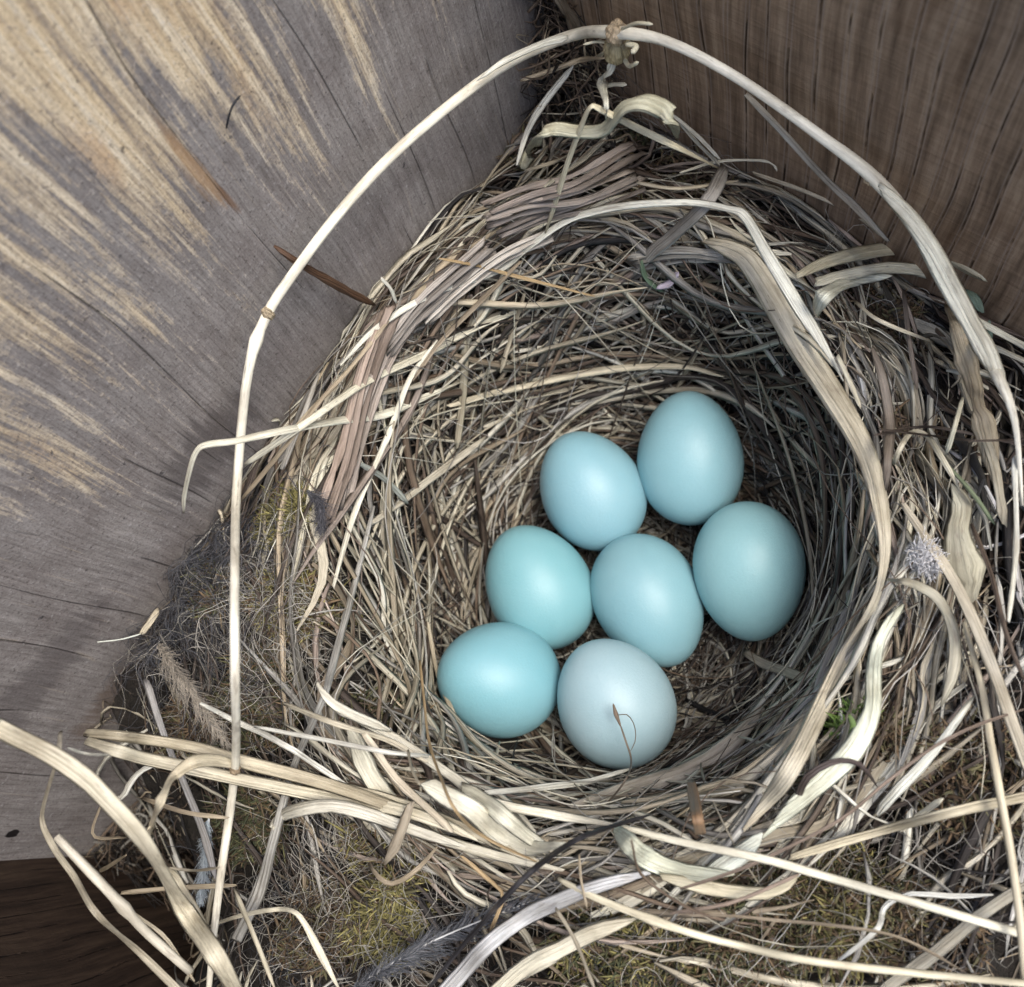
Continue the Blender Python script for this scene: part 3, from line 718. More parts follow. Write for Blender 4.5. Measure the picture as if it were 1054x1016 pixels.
# --- the long arching stalk over the corner
ARCH = [(214, 1030, .9), (222, 960, .9), (234, 870, .9), (242, 790, 1.0), (241, 700, 1.3), (241, 600, 1.6), (244, 500, ('L', .75)), (256, 385, ('L', .55)), (276, 322, ('L', .45)),
        (312, 268, ('L', .45)), (365, 203, ('L', .5)), (430, 138, ('L', .55)), (520, 68, ('L', .7)), (590, 37, ('L', 1.0)), (634, 34, ('R', .75)), (690, 44, ('R', .6)),
        (760, 80, ('R', .5)), (840, 136, ('R', .45)), (899, 184, ('R', .4)), (940, 235, ('R', .5)), (975, 290, ('R', .6)), (1003, 345, ('R', .7)), (1030, 395, .9), (1045, 440, .7), (1052, 520, .6)]
st = empty('grass_stalk', to3(ARCH[12])); tag(st, 'long pale grass stalk arching over the nest from lower left round to the right edge', 'grass stalk')
v_, f_, uv_, cs_, Pst = piece_mesh(ARCH, [7, 8, 9, 9, 10, 10, 10, 10, 11, 11, 11, 11, 11, 12, 14, 11, 11, 12, 15, 14, 14, 14, 12, 9, 7], kind='tube', col=(.84, .81, .68), ends=(.8, .5), nodes=(.31,), wob=.03, K=10)
mesh_obj('stem', v_, f_, M_STALK, st, cols=cs_, uvs=uv_)
def knot(u, v, h, rpx, col, par=st, nm='node', seed=1, sq=(1, 1, 1)):
    C = to3((u, v, h)); dd = abs((C-CAM)@CM[:, 2]); return blob(nm, C, rpx*dd/F, col, M_STRAW, par, sq, .14, seed)
knot(242, 792, 1.0, 5.4, (.46, .36, .24)); knot(276, 323, ('L', .45), 6.6, (.66, .55, .38), seed=2, sq=(.9, .9, 1.3))
knot(898, 184, ('R', .4), 7, (.68, .54, .36), seed=3, sq=(1.2, .9, .9)); knot(635, 34, ('R', .75), 12, (.62, .50, .34), seed=4)
# crown of dried roots under the knot
knot(635, 50, ('R', .7), 15, (.55, .47, .28), nm='root_crown', seed=5, sq=(.9, .9, 1.1))
for pts, wp in (([(640, 30, ('R', .8)), (655, 24, ('R', .9)), (672, 25, ('R', .9))], 4), ([(630, 45, ('R', .7)), (615, 43, ('R', .7)), (600, 46, ('R', .8))], 3),
                ([(642, 60, ('R', .7)), (648, 68, ('R', .8)), (657, 64, ('R', .9))], 5), ([(628, 50, ('R', .7)), (612, 60, ('L', .8)), (590, 70, ('L', .6))], 4),
                ([(645, 45, ('R', .8)), (655, 48, ('R', .8)), (650, 55, ('R', .9))], 6)):
    piece('rootlet', pts, wp, (.66, .60, .42), parent=st, kind='tube', ends=(.9, .2))
piece('leaf_sheath', [(585, 38, ('L', 1.15)), (560, 44, ('L', 1.0)), (520, 62, ('L', .85)), (490, 84, ('L', .75))], [10, 8, 7, 3], (.74, .72, .62), parent=st, kind='blade', ends=(.4, .1))
piece('leaf_sheath', [(905, 190, ('R', .55)), (945, 235, ('R', .7)), (985, 305, ('R', .8)), (1015, 360, 1.1), (1038, 408, 1.0)], [10, 18, 22, 20, 8], (.74, .70, .56), parent=st, kind='blade', ends=(.5, .2), fold=.5)


# --- pieces that lie on or lean against the nest: things of their own
def T(name, pts, wpx, col, label, cat, group=None, **kw): return piece(name, pts, wpx, col, label, cat, group, **kw)
T('twig', [(282, 253, ('L', .12)), (306, 270, ('L', .3)), (330, 284, ('L', .35)), (358, 300, ('L', .3)), (386, 314, ('L', .3))], [5, 8, 9, 10, 9], (.16, .075, .035), 'short reddish brown twig sticking out of the nest against the grey board', 'twig', kind='tube', wob=.18)
T('bent_straw', [(189, 528, ('L', .5)), (190, 512, ('L', .6)), (196, 486, ('L', .8)), (204, 464, ('L', .9)), (216, 456, ('L', 1.0)), (244, 451, ('L', 1.2)), (297, 441, .8), (350, 433, .6), (396, 427, .5), (430, 412, .4), (474, 393, .3)], [4, 6, 6, 6, 7, 8, 9, 9, 9, 8, 6], (.72, .68, .54), 'pale straw bent at a right angle over the grey board, crossing the tall stalk', 'straw', kind='flat')
T('straw', [(252, 478, ('L', .9)), (305, 441, .75), (373, 394, .55), (442, 363, .45), (500, 333, .4), (540, 318, .3)], [7, 8, 9, 9, 8, 5], (.66, .62, .48), 'pale straw slanting up from the tall stalk across the left rim', 'straw', kind='flat')
T('grass_strip', [(-14, 742, 2.6), (0, 749, 2.3), (49, 776, 2.3), (102, 820, 2.2), (152, 873, 1.9), (190, 938, 1.4), (222, 985, 1.1), (246, 1030, .9)], [18, 19, 21, 21, 20, 20, 22, 22], (.56, .49, .35), 'wide tan grass blade running down from the left edge of the photo', 'grass blade', ends=(1, 1), fold=.3)
T('straw', [(62, 754, 2.2), (58, 780, 2.1), (42, 838, 1.8), (52, 866, 1.7), (76, 900, 1.6), (99, 938, 1.5), (140, 976, 1.2), (184, 1020, 1.0)], [6, 5, 6, 7, 7, 7, 8, 8], (.42, .36, .26), 'thin kinked brown straw in the dark lower left corner', 'straw', kind='flat', ends=(.8, 1))
T('straw', [(58, 861, 2.0), (92, 896, 1.9), (129, 934, 1.6), (160, 966, 1.4), (196, 1000, 1.1)], [9, 10, 10, 10, 9], (.50, .45, .36), 'stiff grey tan straw with a cut end in the lower left corner', 'straw', kind='tube', ends=(1, 1), nodes=(.5,))
T('curled_stalk', [(243, 788, .95), (222, 783, 1.1), (200, 786, 1.15), (181, 802, 1.2), (165, 828, 1.4), (156, 853, 1.6), (156, 874, 1.7), (163, 890, 1.5), (182, 908, 1.3), (198, 934, 1.1), (212, 958, 1.0), (224, 975, .9)], [14, 14, 13, 11, 11, 11, 10, 10, 14, 14, 10, 5], (.64, .55, .38), 'papery tan stalk curling down in a hook beside the tall stalk', 'grass stalk', kind='flat', wob=.14)
T('straw', [(110, 824, ('Z', 5.6)), (126, 820, ('Z', 5.7)), (134, 806, ('Z', 5.8)), (146, 793, ('Z', 5.9)), (168, 783, ('Z', 6.0))], [4, 6, 7, 6, 4], (.80, .78, .70), 'short white curled straw scrap above the wide left blade', 'straw', kind='flat')
T('weathered_twig', [(385, 521, .45), (366, 597, .45), (343, 684, .4), (334, 718, .4), (304, 786, .35), (281, 862, .4), (266, 915, .45), (243, 968, .5)], [5, 7, 9, 7, 8, 11, 14, 17], (.40, .385, .36), 'weathered grey twig running down the left side of the nest, thick at its foot', 'twig', kind='tube', wob=.12, ends=(.6, .7))
T('grass_strip', [(452, 1030, .7), (476, 998, .7), (502, 968, .65), (533, 948, .6), (563, 934, .55), (616, 912, .5), (676, 896, .4)], [22, 18, 18, 17, 17, 15, 8], (.46, .46, .48), 'silvery grey grass blade curving up from the bottom edge of the photo', 'grass blade', fold=.5, ends=(1, .3))
T('grass_strip', [(505, 1025, .6), (535, 1000, .6), (563, 984, .55), (590, 970, .5), (618, 957, .45), (655, 945, .4)], [16, 18, 18, 18, 16, 8], (.66, .60, .45), 'cream grass blade on moss at the bottom, just right of the silvery blade', 'grass blade', fold=.3, ends=(1, .3))
T('straw', [(640, 851, .5), (700, 867, .6), (784, 885, .7), (850, 903, .75), (918, 922, .75), (990, 943, .7), (1064, 965, .7)], [6, 8, 9, 9, 9, 9, 9], (.72, .67, .52), 'long straight cream straw slanting down to the right over the front rim', 'straw', kind='tube', ends=(.8, 1))
T('straw', [(575, 905, .4), (612, 925, .5), (692, 957, .6), (760, 976, .65), (834, 992, .7), (940, 1003, .7), (1064, 1013, .7)], [6, 7, 8, 8, 8, 8, 7], (.62, .55, .38), 'long yellowish straw lying over the moss, nearest the bottom edge', 'straw', kind='tube', ends=(.8, 1), nodes=(.3,))
T('straw', [(814, 882, .4), (902, 858, .5), (969, 841, .6), (1020, 829, .6), (1064, 818, .6)], [8, 9, 10, 11, 11], (.50, .43, .29), 'tan straw rising to the right edge above the long cream straw', 'straw', kind='flat', ends=(.8, 1))
T('grass_stalk', [(929, 518, .3), (955, 556, .4), (981, 594, .5), (1003, 640, .55), (1022, 690, .6), (1040, 740, .6), (1062, 800, .6)], [8, 10, 11, 12, 12, 13, 13], (.50, .43, .32), 'thick tan stem descending to the right edge beside the white fluff', 'grass stem', kind='flat', ends=(.8, 1))
T('grass_stalk', [(992, 640, .4), (1012, 707, .5), (1022, 760, .6), (1029, 808, .6), (1040, 880, .7), (1050, 949, .7), (1057, 1025, .7)], [5, 7, 8, 8, 9, 9, 9], (.54, .46, .31), 'slim straw coloured stem running down the right edge to the lower corner', 'grass stem', kind='tube', ends=(.8, 1))
T('wood_chip', [(711, 804, .75), (714, 820, .7), (718, 843, .6), (721, 858, .55)], [9, 12, 12, 12], (.36, .20, .09), 'small orange brown wood chip standing on the front rim', 'wood chip', kind='flat', ends=(1, 1), wob=.02)
T('bent_straw', [(741, 174, .45), (700, 153, .75), (654, 131, 1.0), (618, 114, 1.15), (606, 112, 1.2), (598, 130, 1.1), (585, 167, .9), (572, 208, .7), (560, 244, .5)], [5, 7, 8, 7, 5, 6, 6, 6, 5], (.68, .60, .40), 'sharply folded cream and yellow straw under the knot in the top corner', 'straw', kind='flat')
T('curled_leaf', [(537, 172, .5), (547, 152, .7), (556, 137, .9), (572, 131, 1.0), (597, 133, .95), (618, 131, .95), (630, 118, 1.05), (641, 107, 1.2), (661, 103, 1.25), (682, 112, 1.1), (693, 126, .9), (697, 144, .6)], [18, 17, 15, 16, 16, 14, 20, 24, 26, 22, 18, 10], (.48, .46, .32), 'curled pale green dead leaf arching in the top corner of the nest', 'leaf', fold=.6, twist=[0, 20, 10, -10, 0, 20, 30, 10, -10, -30], wob=.12)
T('straw', [(768, 97, ('R', .4)), (810, 142, ('R', .45)), (850, 187, ('R', .45)), (885, 220, ('R', .5)), (914, 248, ('R', .5))], [6, 7, 7, 7, 6], (.42, .36, .28), 'greyish straw leaning on the dark board inside the arching stalk', 'straw', kind='flat', ends=(.9, .7))
T('bark_strip', [(571, -8, ('L', .6)), (585, 14, ('L', .6)), (597, 36, ('L', .6)), (609, 62, ('L', .6)), (620, 95, ('L', .8))], [13, 15, 15, 14, 12], (.22, .17, .12), 'brown bark strip jammed in the corner between the two boards', 'bark strip', kind='flat', wob=.15)
T('grey_strap', [(652, 280, .35), (672, 260, .45), (692, 243, .5), (729, 205, .5), (746, 172, .5)], [10, 15, 16, 16, 14], (.34, .31, .28), 'flat grey brown strip of dead grass slanting over the back rim', 'grass strip', kind='flat', ends=(.7, .8))
T('straw', [(766, 671, .25), (785, 681, .3), (807, 690, .3), (842, 704, .25)], [8, 10, 11, 10], (.50, .43, .33), 'short flat tan straw inside the cup, right of the bottom egg', 'straw', kind='flat', ends=(.8, .7))
T('straw', [(689, 728, .12), (722, 741, .12), (756, 754, .12)], [12, 14, 12], (.50, .43, .30), 'broad short straw on the cup floor touching the palest egg', 'straw', kind='flat', ends=(.9, .9))
T('grass_strip', [(726, 247, .3), (750, 256, .4), (771, 269, .5), (797, 307, .5), (827, 359, .5), (857, 406, .5), (889, 463, .5), (906, 516, .5), (912, 558, .5), (908, 594, .45), (896, 629, .45), (871, 674, .45), (848, 722, .45), (818, 785, .45), (790, 825, .4), (765, 855, .3)],
  [12, 18, 24, 27, 26, 25, 22, 19, 15, 13, 13, 15, 20, 20, 18, 12], (.55, .48, .35), 'wide tan blade sweeping down the whole right side of the cup opening', 'grass blade', fold=.25, twist=[0, 0, 0, 0, 0, 0, 0, 20, 45, 40, 10, 0, 0, 0])
T('grass_strip', [(350, 376, .5), (388, 338, .5), (445, 304, .5), (513, 281, .5), (543, 258, .5), (578, 231, .55), (608, 218, .6), (654, 211, .65), (710, 210, .7), (750, 215, .75), (768, 222, .75), (790, 258, .7), (823, 311, .65), (850, 356, .6), (868, 392, .5)],
  [4, 7, 8, 7, 7, 7, 8, 8, 7, 7, 11, 14, 14, 10, 4], (.74, .72, .62), 'long thin whitish blade arching across the back rim, folded at its right end', 'grass blade', fold=.3)
T('grass_strip', [(930, 622, .25), (914, 645, .35), (904, 668, .4), (900, 700, .45), (898, 730, .45), (880, 770, .45), (852, 800, .45), (820, 828, .45), (785, 862, .3)], [8, 12, 14, 16, 18, 22, 22, 18, 8], (.62, .64, .50), 'pale green blade curving down the lower right rim beside the wide tan blade', 'grass blade', fold=.5, twist=[0, 30, 0, 0, 20, 20, 0])
T('dark_stem', [(438, 1022, .8), (468, 984, .85), (502, 945, .9), (530, 915, .85), (555, 892, .8), (593, 866, .7), (625, 853, .65), (652, 844, .6), (672, 838, .5)], [3.5, 4.5, 5.5, 6, 6, 6, 5, 4, 3], (.028, .026, .032), 'thin black stem curving from the bottom edge up to the front rim', 'stem', kind='tube')
T('grass_stalk', [(819, 832, .3), (824, 812, .5), (834, 797, .65), (855, 785, .7), (872, 783, .7), (888, 789, .6), (903, 810, .4)], [8, 8, 8, 7, 5, 5, 4], (.085, .06, .055), 'dark brown hooked stem across the pale green blade', 'stem', kind='flat')
T('crumpled_straw', [(861, 990, .4), (884, 972, .5), (902, 955, .5), (907, 942, .5), (916, 931, .5), (942, 921, .45), (980, 923, .4), (1022, 921, .3)], [4, 5, 6, 6, 6, 5, 6, 5], (.74, .73, .68), 'crumpled white straw in the moss at lower right', 'straw', kind='flat')
T('grass_strip', [(902, 838, .3), (925, 812, .45), (955, 781, .5), (980, 748, .5), (1003, 716, .4)], [10, 11, 10, 8, 5], (.66, .66, .58), 'whitish blade slanting between the two right hand stems and the pale green blade', 'grass blade', fold=.4)
T('papery_stalk', [(976, 314, .45), (984, 334, .6), (992, 366, .65), (1000, 392, .65), (1007, 424, .6), (1016, 456, .45), (1024, 500, .3)], [10, 14, 16, 20, 24, 20, 12], (.50, .40, .26), 'wrinkled papery tan stalk base below the arching stalk at right', 'grass stalk', kind='flat', wob=.28)
T('dead_leaf', [(984, 500, .35), (990, 522, .4), (986, 548, .45), (992, 580, .45), (1003, 618, .3)], [10, 24, 26, 30, 16], (.46, .42, .30), 'torn papery beige leaf scrap on the right side beside the white fluff', 'leaf', wob=.35, fold=.3)
T('curved_blade', [(913, 596, .35), (930, 597, .45), (945, 601, .5), (962, 612, .5), (975, 635, .5), (981, 665, .45), (979, 695, .45), (969, 727, .4)], [5, 8, 10, 11, 11, 13, 13, 8], (.44, .40, .30), 'drooping tan blade curling round just below the white fluff', 'grass blade', fold=.4)
T('dead_leaf', [(820, 284, .35), (850, 270, .45), (887, 260, .5), (925, 255, .55), (955, 257, .6), (990, 268, .7), (1012, 280, .75), (1032, 294, .7)], [10, 14, 18, 18, 16, 22, 20, 8], (.50, .45, .31), 'long broad beige leaf passing under the arching stalk at upper right', 'leaf', fold=.4, twist=[0, 0, 10, 0, 30, 0, 20])
T('frayed_leaf', [(838, 318, .45), (850, 302, .5), (868, 292, .5), (890, 287, .5), (918, 284, .4)], [16, 20, 16, 13, 6], (.56, .56, .46), 'pale frayed leaf end fanning out on the upper right rim', 'leaf', fold=.5, ends=(1, .3))
T('straw', [(1000, 326, .9), (1030, 343, .8), (1062, 360, .8)], [6, 7, 7], (.72, .68, .52), 'short cream straw reaching the right edge beyond the arching stalk', 'straw', kind='flat', ends=(.9, 1))
T('straw', [(920, 478, .3), (926, 460, .5), (936, 447, .6), (952, 451, .6), (970, 475, .5), (989, 506, .3)], [5, 6, 6, 6, 6, 5], (.60, .54, .40), 'folded straw making a small peak on the right side of the nest', 'straw', kind='flat')
T('straw', [(991, 409, .8), (983, 438, .8), (974, 467, .6)], [4, 5, 6], (.72, .68, .50), 'short pale straw hanging from the wrinkled stalk base', 'straw', kind='flat')
T('curled_straw', [(216, 953, .7), (248, 942, .7), (281, 936, .7), (300, 938, .7), (313, 950, .65), (328, 978, .5), (350, 1020, .4)], [3, 4, 5, 5, 6, 9, 6], (.62, .56, .42), 'thin straw bowing over the moss at bottom left, right of the tall stalk', 'straw', kind='flat')
T('straw', [(207, 724, .75), (236, 738, .7), (266, 752, .65), (296, 771, .6), (326, 790, .5), (366, 814, .4)], [5, 6, 6, 6, 6, 5], (.80, .78, .70), 'bright white straw slanting down behind the tall stalk at left', 'straw', kind='flat')
T('straw', [(262, 748, .8), (330, 761, .75), (400, 773, .65), (458, 780, .5)], [4, 5, 5, 3], (.80, .78, .70), 'thin bright white straw lying level across the left front rim', 'straw', kind='flat')
T('split_straw', [(87, 754, 1.2), (118, 758, 1.3), (152, 763, 1.3), (206, 773, 1.1), (250, 786, .85), (326, 805, .6), (400, 829, .5), (450, 850, .4)], [9, 11, 12, 13, 13, 13, 13, 8], (.50, .42, .28), 'flattened tan straw with a split end reaching out to the left, upper of two', 'straw', fold=.5, ends=(1, .3))
T('split_straw', [(88, 762, 1.15), (120, 771, 1.2), (159, 781, 1.2), (243, 802, .85), (326, 820, .6), (400, 831, .5), (450, 846, .45), (500, 868, .4)], [9, 13, 14, 14, 14, 13, 12, 8], (.60, .53, .38), 'flattened cream straw reaching out to the left, lower of two', 'straw', fold=.5, ends=(1, .3))
T('straw', [(279, 852, .6), (288, 842, .65), (304, 835, .7), (342, 830, .65), (385, 841, .55), (430, 857, .5), (480, 872, .4)], [7, 11, 14, 14, 14, 12, 8], (.60, .56, .46), 'broad ribbed cream straw with a drooping left end on the lower left rim', 'straw', fold=.5, ends=(1, .3))

# wisp over the palest egg
wsp = empty('seed_wisp', to3((600, 848, .35))); tag(wsp, 'thin brown wisp with a pointed head hanging over the palest egg', 'wisp')
E7 = EGG_ELL[6][0]
zt = E7[2] + EGG_ELL[6][2] + .12
piece('stem', [(638, 745, ('Z', zt+.1)), (643, 762, ('Z', zt+.1)), (648, 782, ('Z', zt+.1)), (642, 803, ('Z', 6.1)), (625, 826, .5), (600, 848, .35)], [2, 2, 2.2, 2.2, 2, 1.5], (.26, .20, .15), parent=wsp, kind='tube')
piece('seed_head', [(631, 724, ('Z', zt+.15)), (634, 735, ('Z', zt+.13)), (639, 748, ('Z', zt+.1))], [1.5, 5, 2], (.22, .15, .10), parent=wsp, kind='tube', ends=(.3, .5))
piece('awn', [(636, 736, ('Z', zt+.15)), (646, 736, ('Z', zt+.2)), (653, 747, ('Z', zt+.2)), (654, 762, ('Z', zt+.15)), (648, 775, ('Z', zt+.1))], [1.2, 1.1, 1.0, 1.0, .8], (.30, .23, .17), parent=wsp, kind='tube')
T('fibre', [(875, 614, .45), (868, 630, .4), (845, 641, .35), (828, 650, .3), (825, 664, .3), (832, 678, .3), (841, 688, .3)], 1.6, (.72, .70, .66), 'thin white thread looping inside the right of the cup', 'thread', kind='tube')
T('fibre', [(100, 661, ('L', .25)), (125, 658, ('L', .35)), (147, 652, ('L', .4))], 1.5, (.62, .66, .60), 'short pale thread against the grey board at far left', 'thread', kind='tube')
T('straw_scrap', [(145, 653, ('L', .4)), (154, 641, ('L', .45)), (163, 627, ('L', .4))], [6, 7, 6], (.56, .48, .34), 'tiny tan straw scrap against the grey board at far left', 'straw', kind='flat', ends=(.8, .8))

# feathers
def feather(pts, hwpx, n, shaft_col, barb_cols, label, loose=.25, wd=.0045):
    C = np.array([to3(p) for p in pts]); P = spline(C, 60)
    root = empty('feather', C[0]); tag(root, label, 'feather', 'feathers in the outer nest wall')
    piece('shaft', pts, [3.2, 2.2, 1.2], shaft_col, parent=root, kind='tube')
    i = RNG.integers(2, 59, n); Tn = np.gradient(P, axis=0); Tn /= np.linalg.norm(Tn, axis=1, keepdims=True)
    S = np.cross(Tn, [0, 0, 1.]); S /= np.linalg.norm(S, axis=1, keepdims=True)
    sg = RNG.choice([-1, 1], n)[:, None]; env = np.sin(np.pi*np.clip(i/60*.92+.08, 0, 1))**.6
    Lb = hwpx/1000*11.5*env*RNG.uniform(.75, 1.25, n)
    t = np.linspace(0, 1, 8)[None, :, None]
    cl = np.random.RandomState(3).normal(0, 1, (40, 2)); ci = (i//3)*2 % 40 + (sg[:, 0] > 0)
    D = S[i]*sg*(.55+.16*cl[ci, :1]) + Tn[i]*(1.4+.2*cl[ci, 1:])
    Pb = P[i][:, None] + D[:, None]*Lb[:, None, None]*t + RNG.normal(0, loose, (n, 1, 3))*Lb[:, None, None]*t*t + RNG.normal(0, loose*.35, (n, 1, 3))*Lb[:, None, None]*np.sin(t*7)
    Pb[..., 2] += .03
    Pb = clampwalls(Pb, .03)
    hw = np.tile(np.linspace(1, .3, 8)*wd, (n, 1))
    v, f, uv, cs = sweep(Pb, np.broadcast_to([0., 0, 1], Pb.shape), hw, hw*.5, np.zeros((n, 8)), 4, np.array(barb_cols)[RNG.integers(len(barb_cols), size=n)])
    mesh_obj('vane', v, f, M_HAIR, root, cols=cs, uvs=uv)
feather([(163, 662, .5), (178, 684, .6), (205, 722, .65), (236, 770, .6)], 18, 420, (.60, .56, .48), [(.30, .27, .22), (.22, .20, .17), (.38, .34, .28)], 'soft grey brown feather at left just above the flattened straws')
feather([(360, 1020, .4), (410, 990, .5), (464, 961, .5), (556, 924, .45)], 20, 560, (.50, .50, .52), [(.10, .11, .125), (.06, .065, .075), (.17, .175, .19)], 'dark slate feather under the black stem at the bottom', .16)
feather([(215, 842, .35), (213, 880, .4), (208, 930, .3)], 14, 420, (.62, .66, .70), [(.44, .50, .54), (.36, .42, .46)], 'small bluish white feather in the dark lower left', .15)
feather([(316, 505, .5), (330, 520, .55), (330, 548, .5)], 12, 260, (.12, .12, .13), [(.05, .05, .06), (.09, .09, .10)], 'small black downy feather at the left rim above the moss', .5)
T('bristle', [(233, 132, ('L', .06)), (236, 118, ('L', .10)), (241, 106, ('L', .12)), (248, 98, ('L', .08))], 2.6, (.03, .035, .05), 'short black curved bristle stuck on the upper part of the grey board', 'bristle', kind='tube')
# white fluff
fc = to3((949, 584, .3))
v, f, uv, cs = hair_patch(949, 584, 4, 900, [(.84, .84, .84), (.78, .78, .80)], length=(.08, .24), wd=(.005, .009), off=(.24, .42), curl=6)
tag(mesh_obj('cotton_fluff', v, f, M_HAIR, None, cols=cs, uvs=uv, loc=fc), 'small tuft of white fluff caught on the right side of the nest', 'fluff')
# green scraps
for k, (pts, w_, c, lab) in enumerate([
    ([(660, 268, .5), (663, 282, .5), (672, 293, .5), (684, 300, .4)], [4, 6, 6, 4], (.13, .22, .13), 'small green leaf scrap on the back rim'),
    ([(676, 296, .55), (688, 292, .55), (698, 280, .5)], [5, 9, 6], (.55, .46, .60), 'small lilac petal scrap beside the green scrap on the back rim'),
    ([(994, 296, .5), (1003, 307, .55), (1012, 322, .5)], [6, 11, 7], (.16, .24, .17), 'small dull green leaf scrap just right of the arching stalk'),
    ([(1018, 330, .55), (1019, 345, .5), (1016, 362, .5)], [3, 6, 3], (.15, .24, .18), 'narrow green leaf scrap below the short cream straw at right'),
    ([(972, 475, .4), (1002, 509, .45), (1024, 540, .35)], [3, 5, 4], (.24, .30, .16), 'thin green stem under the wrinkled stalk base at right'),
    ([(874, 736, .35), (878, 746, .4), (874, 760, .35)], [4, 7, 4], (.16, .27, .05), 'tiny bright green leaf between the tan and pale green blades')]):
    piece('leaf_scrap' if k != 4 else 'green_stem', pts, w_, c, lab, 'leaf' if k != 4 else 'stem', kind='blade' if k != 4 else 'tube')

# --- pieces woven into the nest: its parts
def Wv(name, pts, wpx, col, **kw): return piece(name, pts, wpx, col, parent=nest, **kw)
Wv('leaf', [(532, 170, .6), (540, 142, ('L', .5)), (551, 119, ('L', .6)), (570, 92, ('L', .7)), (590, 68, ('L', .9))], [4, 6, 7, 9, 6], (.66, .65, .58))
Wv('straw', [(536, 83, ('L', .3)), (556, 77, ('L', .5)), (580, 69, ('L', .7)), (600, 62, ('L', .9)), (622, 60, ('R', .9))], [4, 5, 6, 7, 6], (.48, .38, .25), kind='flat')
Wv('stalk', [(632, 62, ('R', .7)), (628, 76, ('R', .8)), (621, 87, ('R', .8)), (624, 104, 1.2), (624, 124, 1.0)], [9, 10, 12, 5, 6], (.66, .64, .52), kind='flat')
Wv('straw', [(622, 89, ('R', .8)), (632, 87, ('R', .8)), (645, 87, ('R', .8))], [6, 5, 5], 'pale', kind='flat')
Wv('straw', [(540, 176, .5), (578, 163, .7), (596, 147, .8), (612, 129, .9)], [4, 5, 5, 4], 'straw', kind='flat')
for dx in (0, 6): Wv('straw', [(692+dx, 118+dx, ('R', .3)), (718, 140+dx*1.2, ('R', .4)), (741, 164+dx, ('R', .4))], 4, 'pale', kind='flat')
for a, w_, c in (([(502, 218, .4), (547, 199, .5), (593, 186, .5), (640, 158, .5), (656, 150, .4)], 20, (.38, .29, .24)), ([(500, 228, .4), (547, 212, .5), (600, 203, .5), (656, 178, .4)], 16, (.44, .35, .29)),
    ([(512, 240, .35), (560, 222, .45), (612, 208, .4), (660, 190, .3)], 13, (.34, .27, .23)), ([(335, 532, .4), (346, 500, .5), (358, 464, .55), (372, 400, .5), (390, 345, .5), (402, 318, .4)], 20, (.33, .22, .16)),
    ([(352, 520, .4), (366, 460, .5), (385, 396, .5), (410, 345, .45), (440, 310, .4), (470, 282, .3)], 16, (.40, .31, .26)), ([(396, 360, .45), (430, 318, .5), (468, 285, .5), (506, 255, .4)], 18, (.38, .32, .28)),
    ([(440, 330, .4), (476, 296, .5), (520, 262, .5), (566, 240, .35)], 12, (.48, .42, .36)), ([(650, 270, .3), (700, 262, .4), (750, 265, .3)], 18, (.40, .37, .32))):
    for kk, (du, dv_) in enumerate(((-.30, -.30), (.0, .05), (.30, .34))):
        rr_ = random.uniform(.65, 1.2); j0, j1 = random.uniform(-7, 7), random.uniform(-7, 7)
        Wv('reed', [(u+du*w_*.9+j0*(.5-q/(len(a)-1)), v+dv_*w_*.9+j1*(.5-q/(len(a)-1)), o+(.06 if kk == 1 else 0)) for q, (u, v, o) in enumerate(a)], w_*random.uniform(.3, .5), tuple((x*.9+sum(c)/3*.1+.03)*rr_ for x in c), fold=.3, ends=(1, 1), wob=.2)
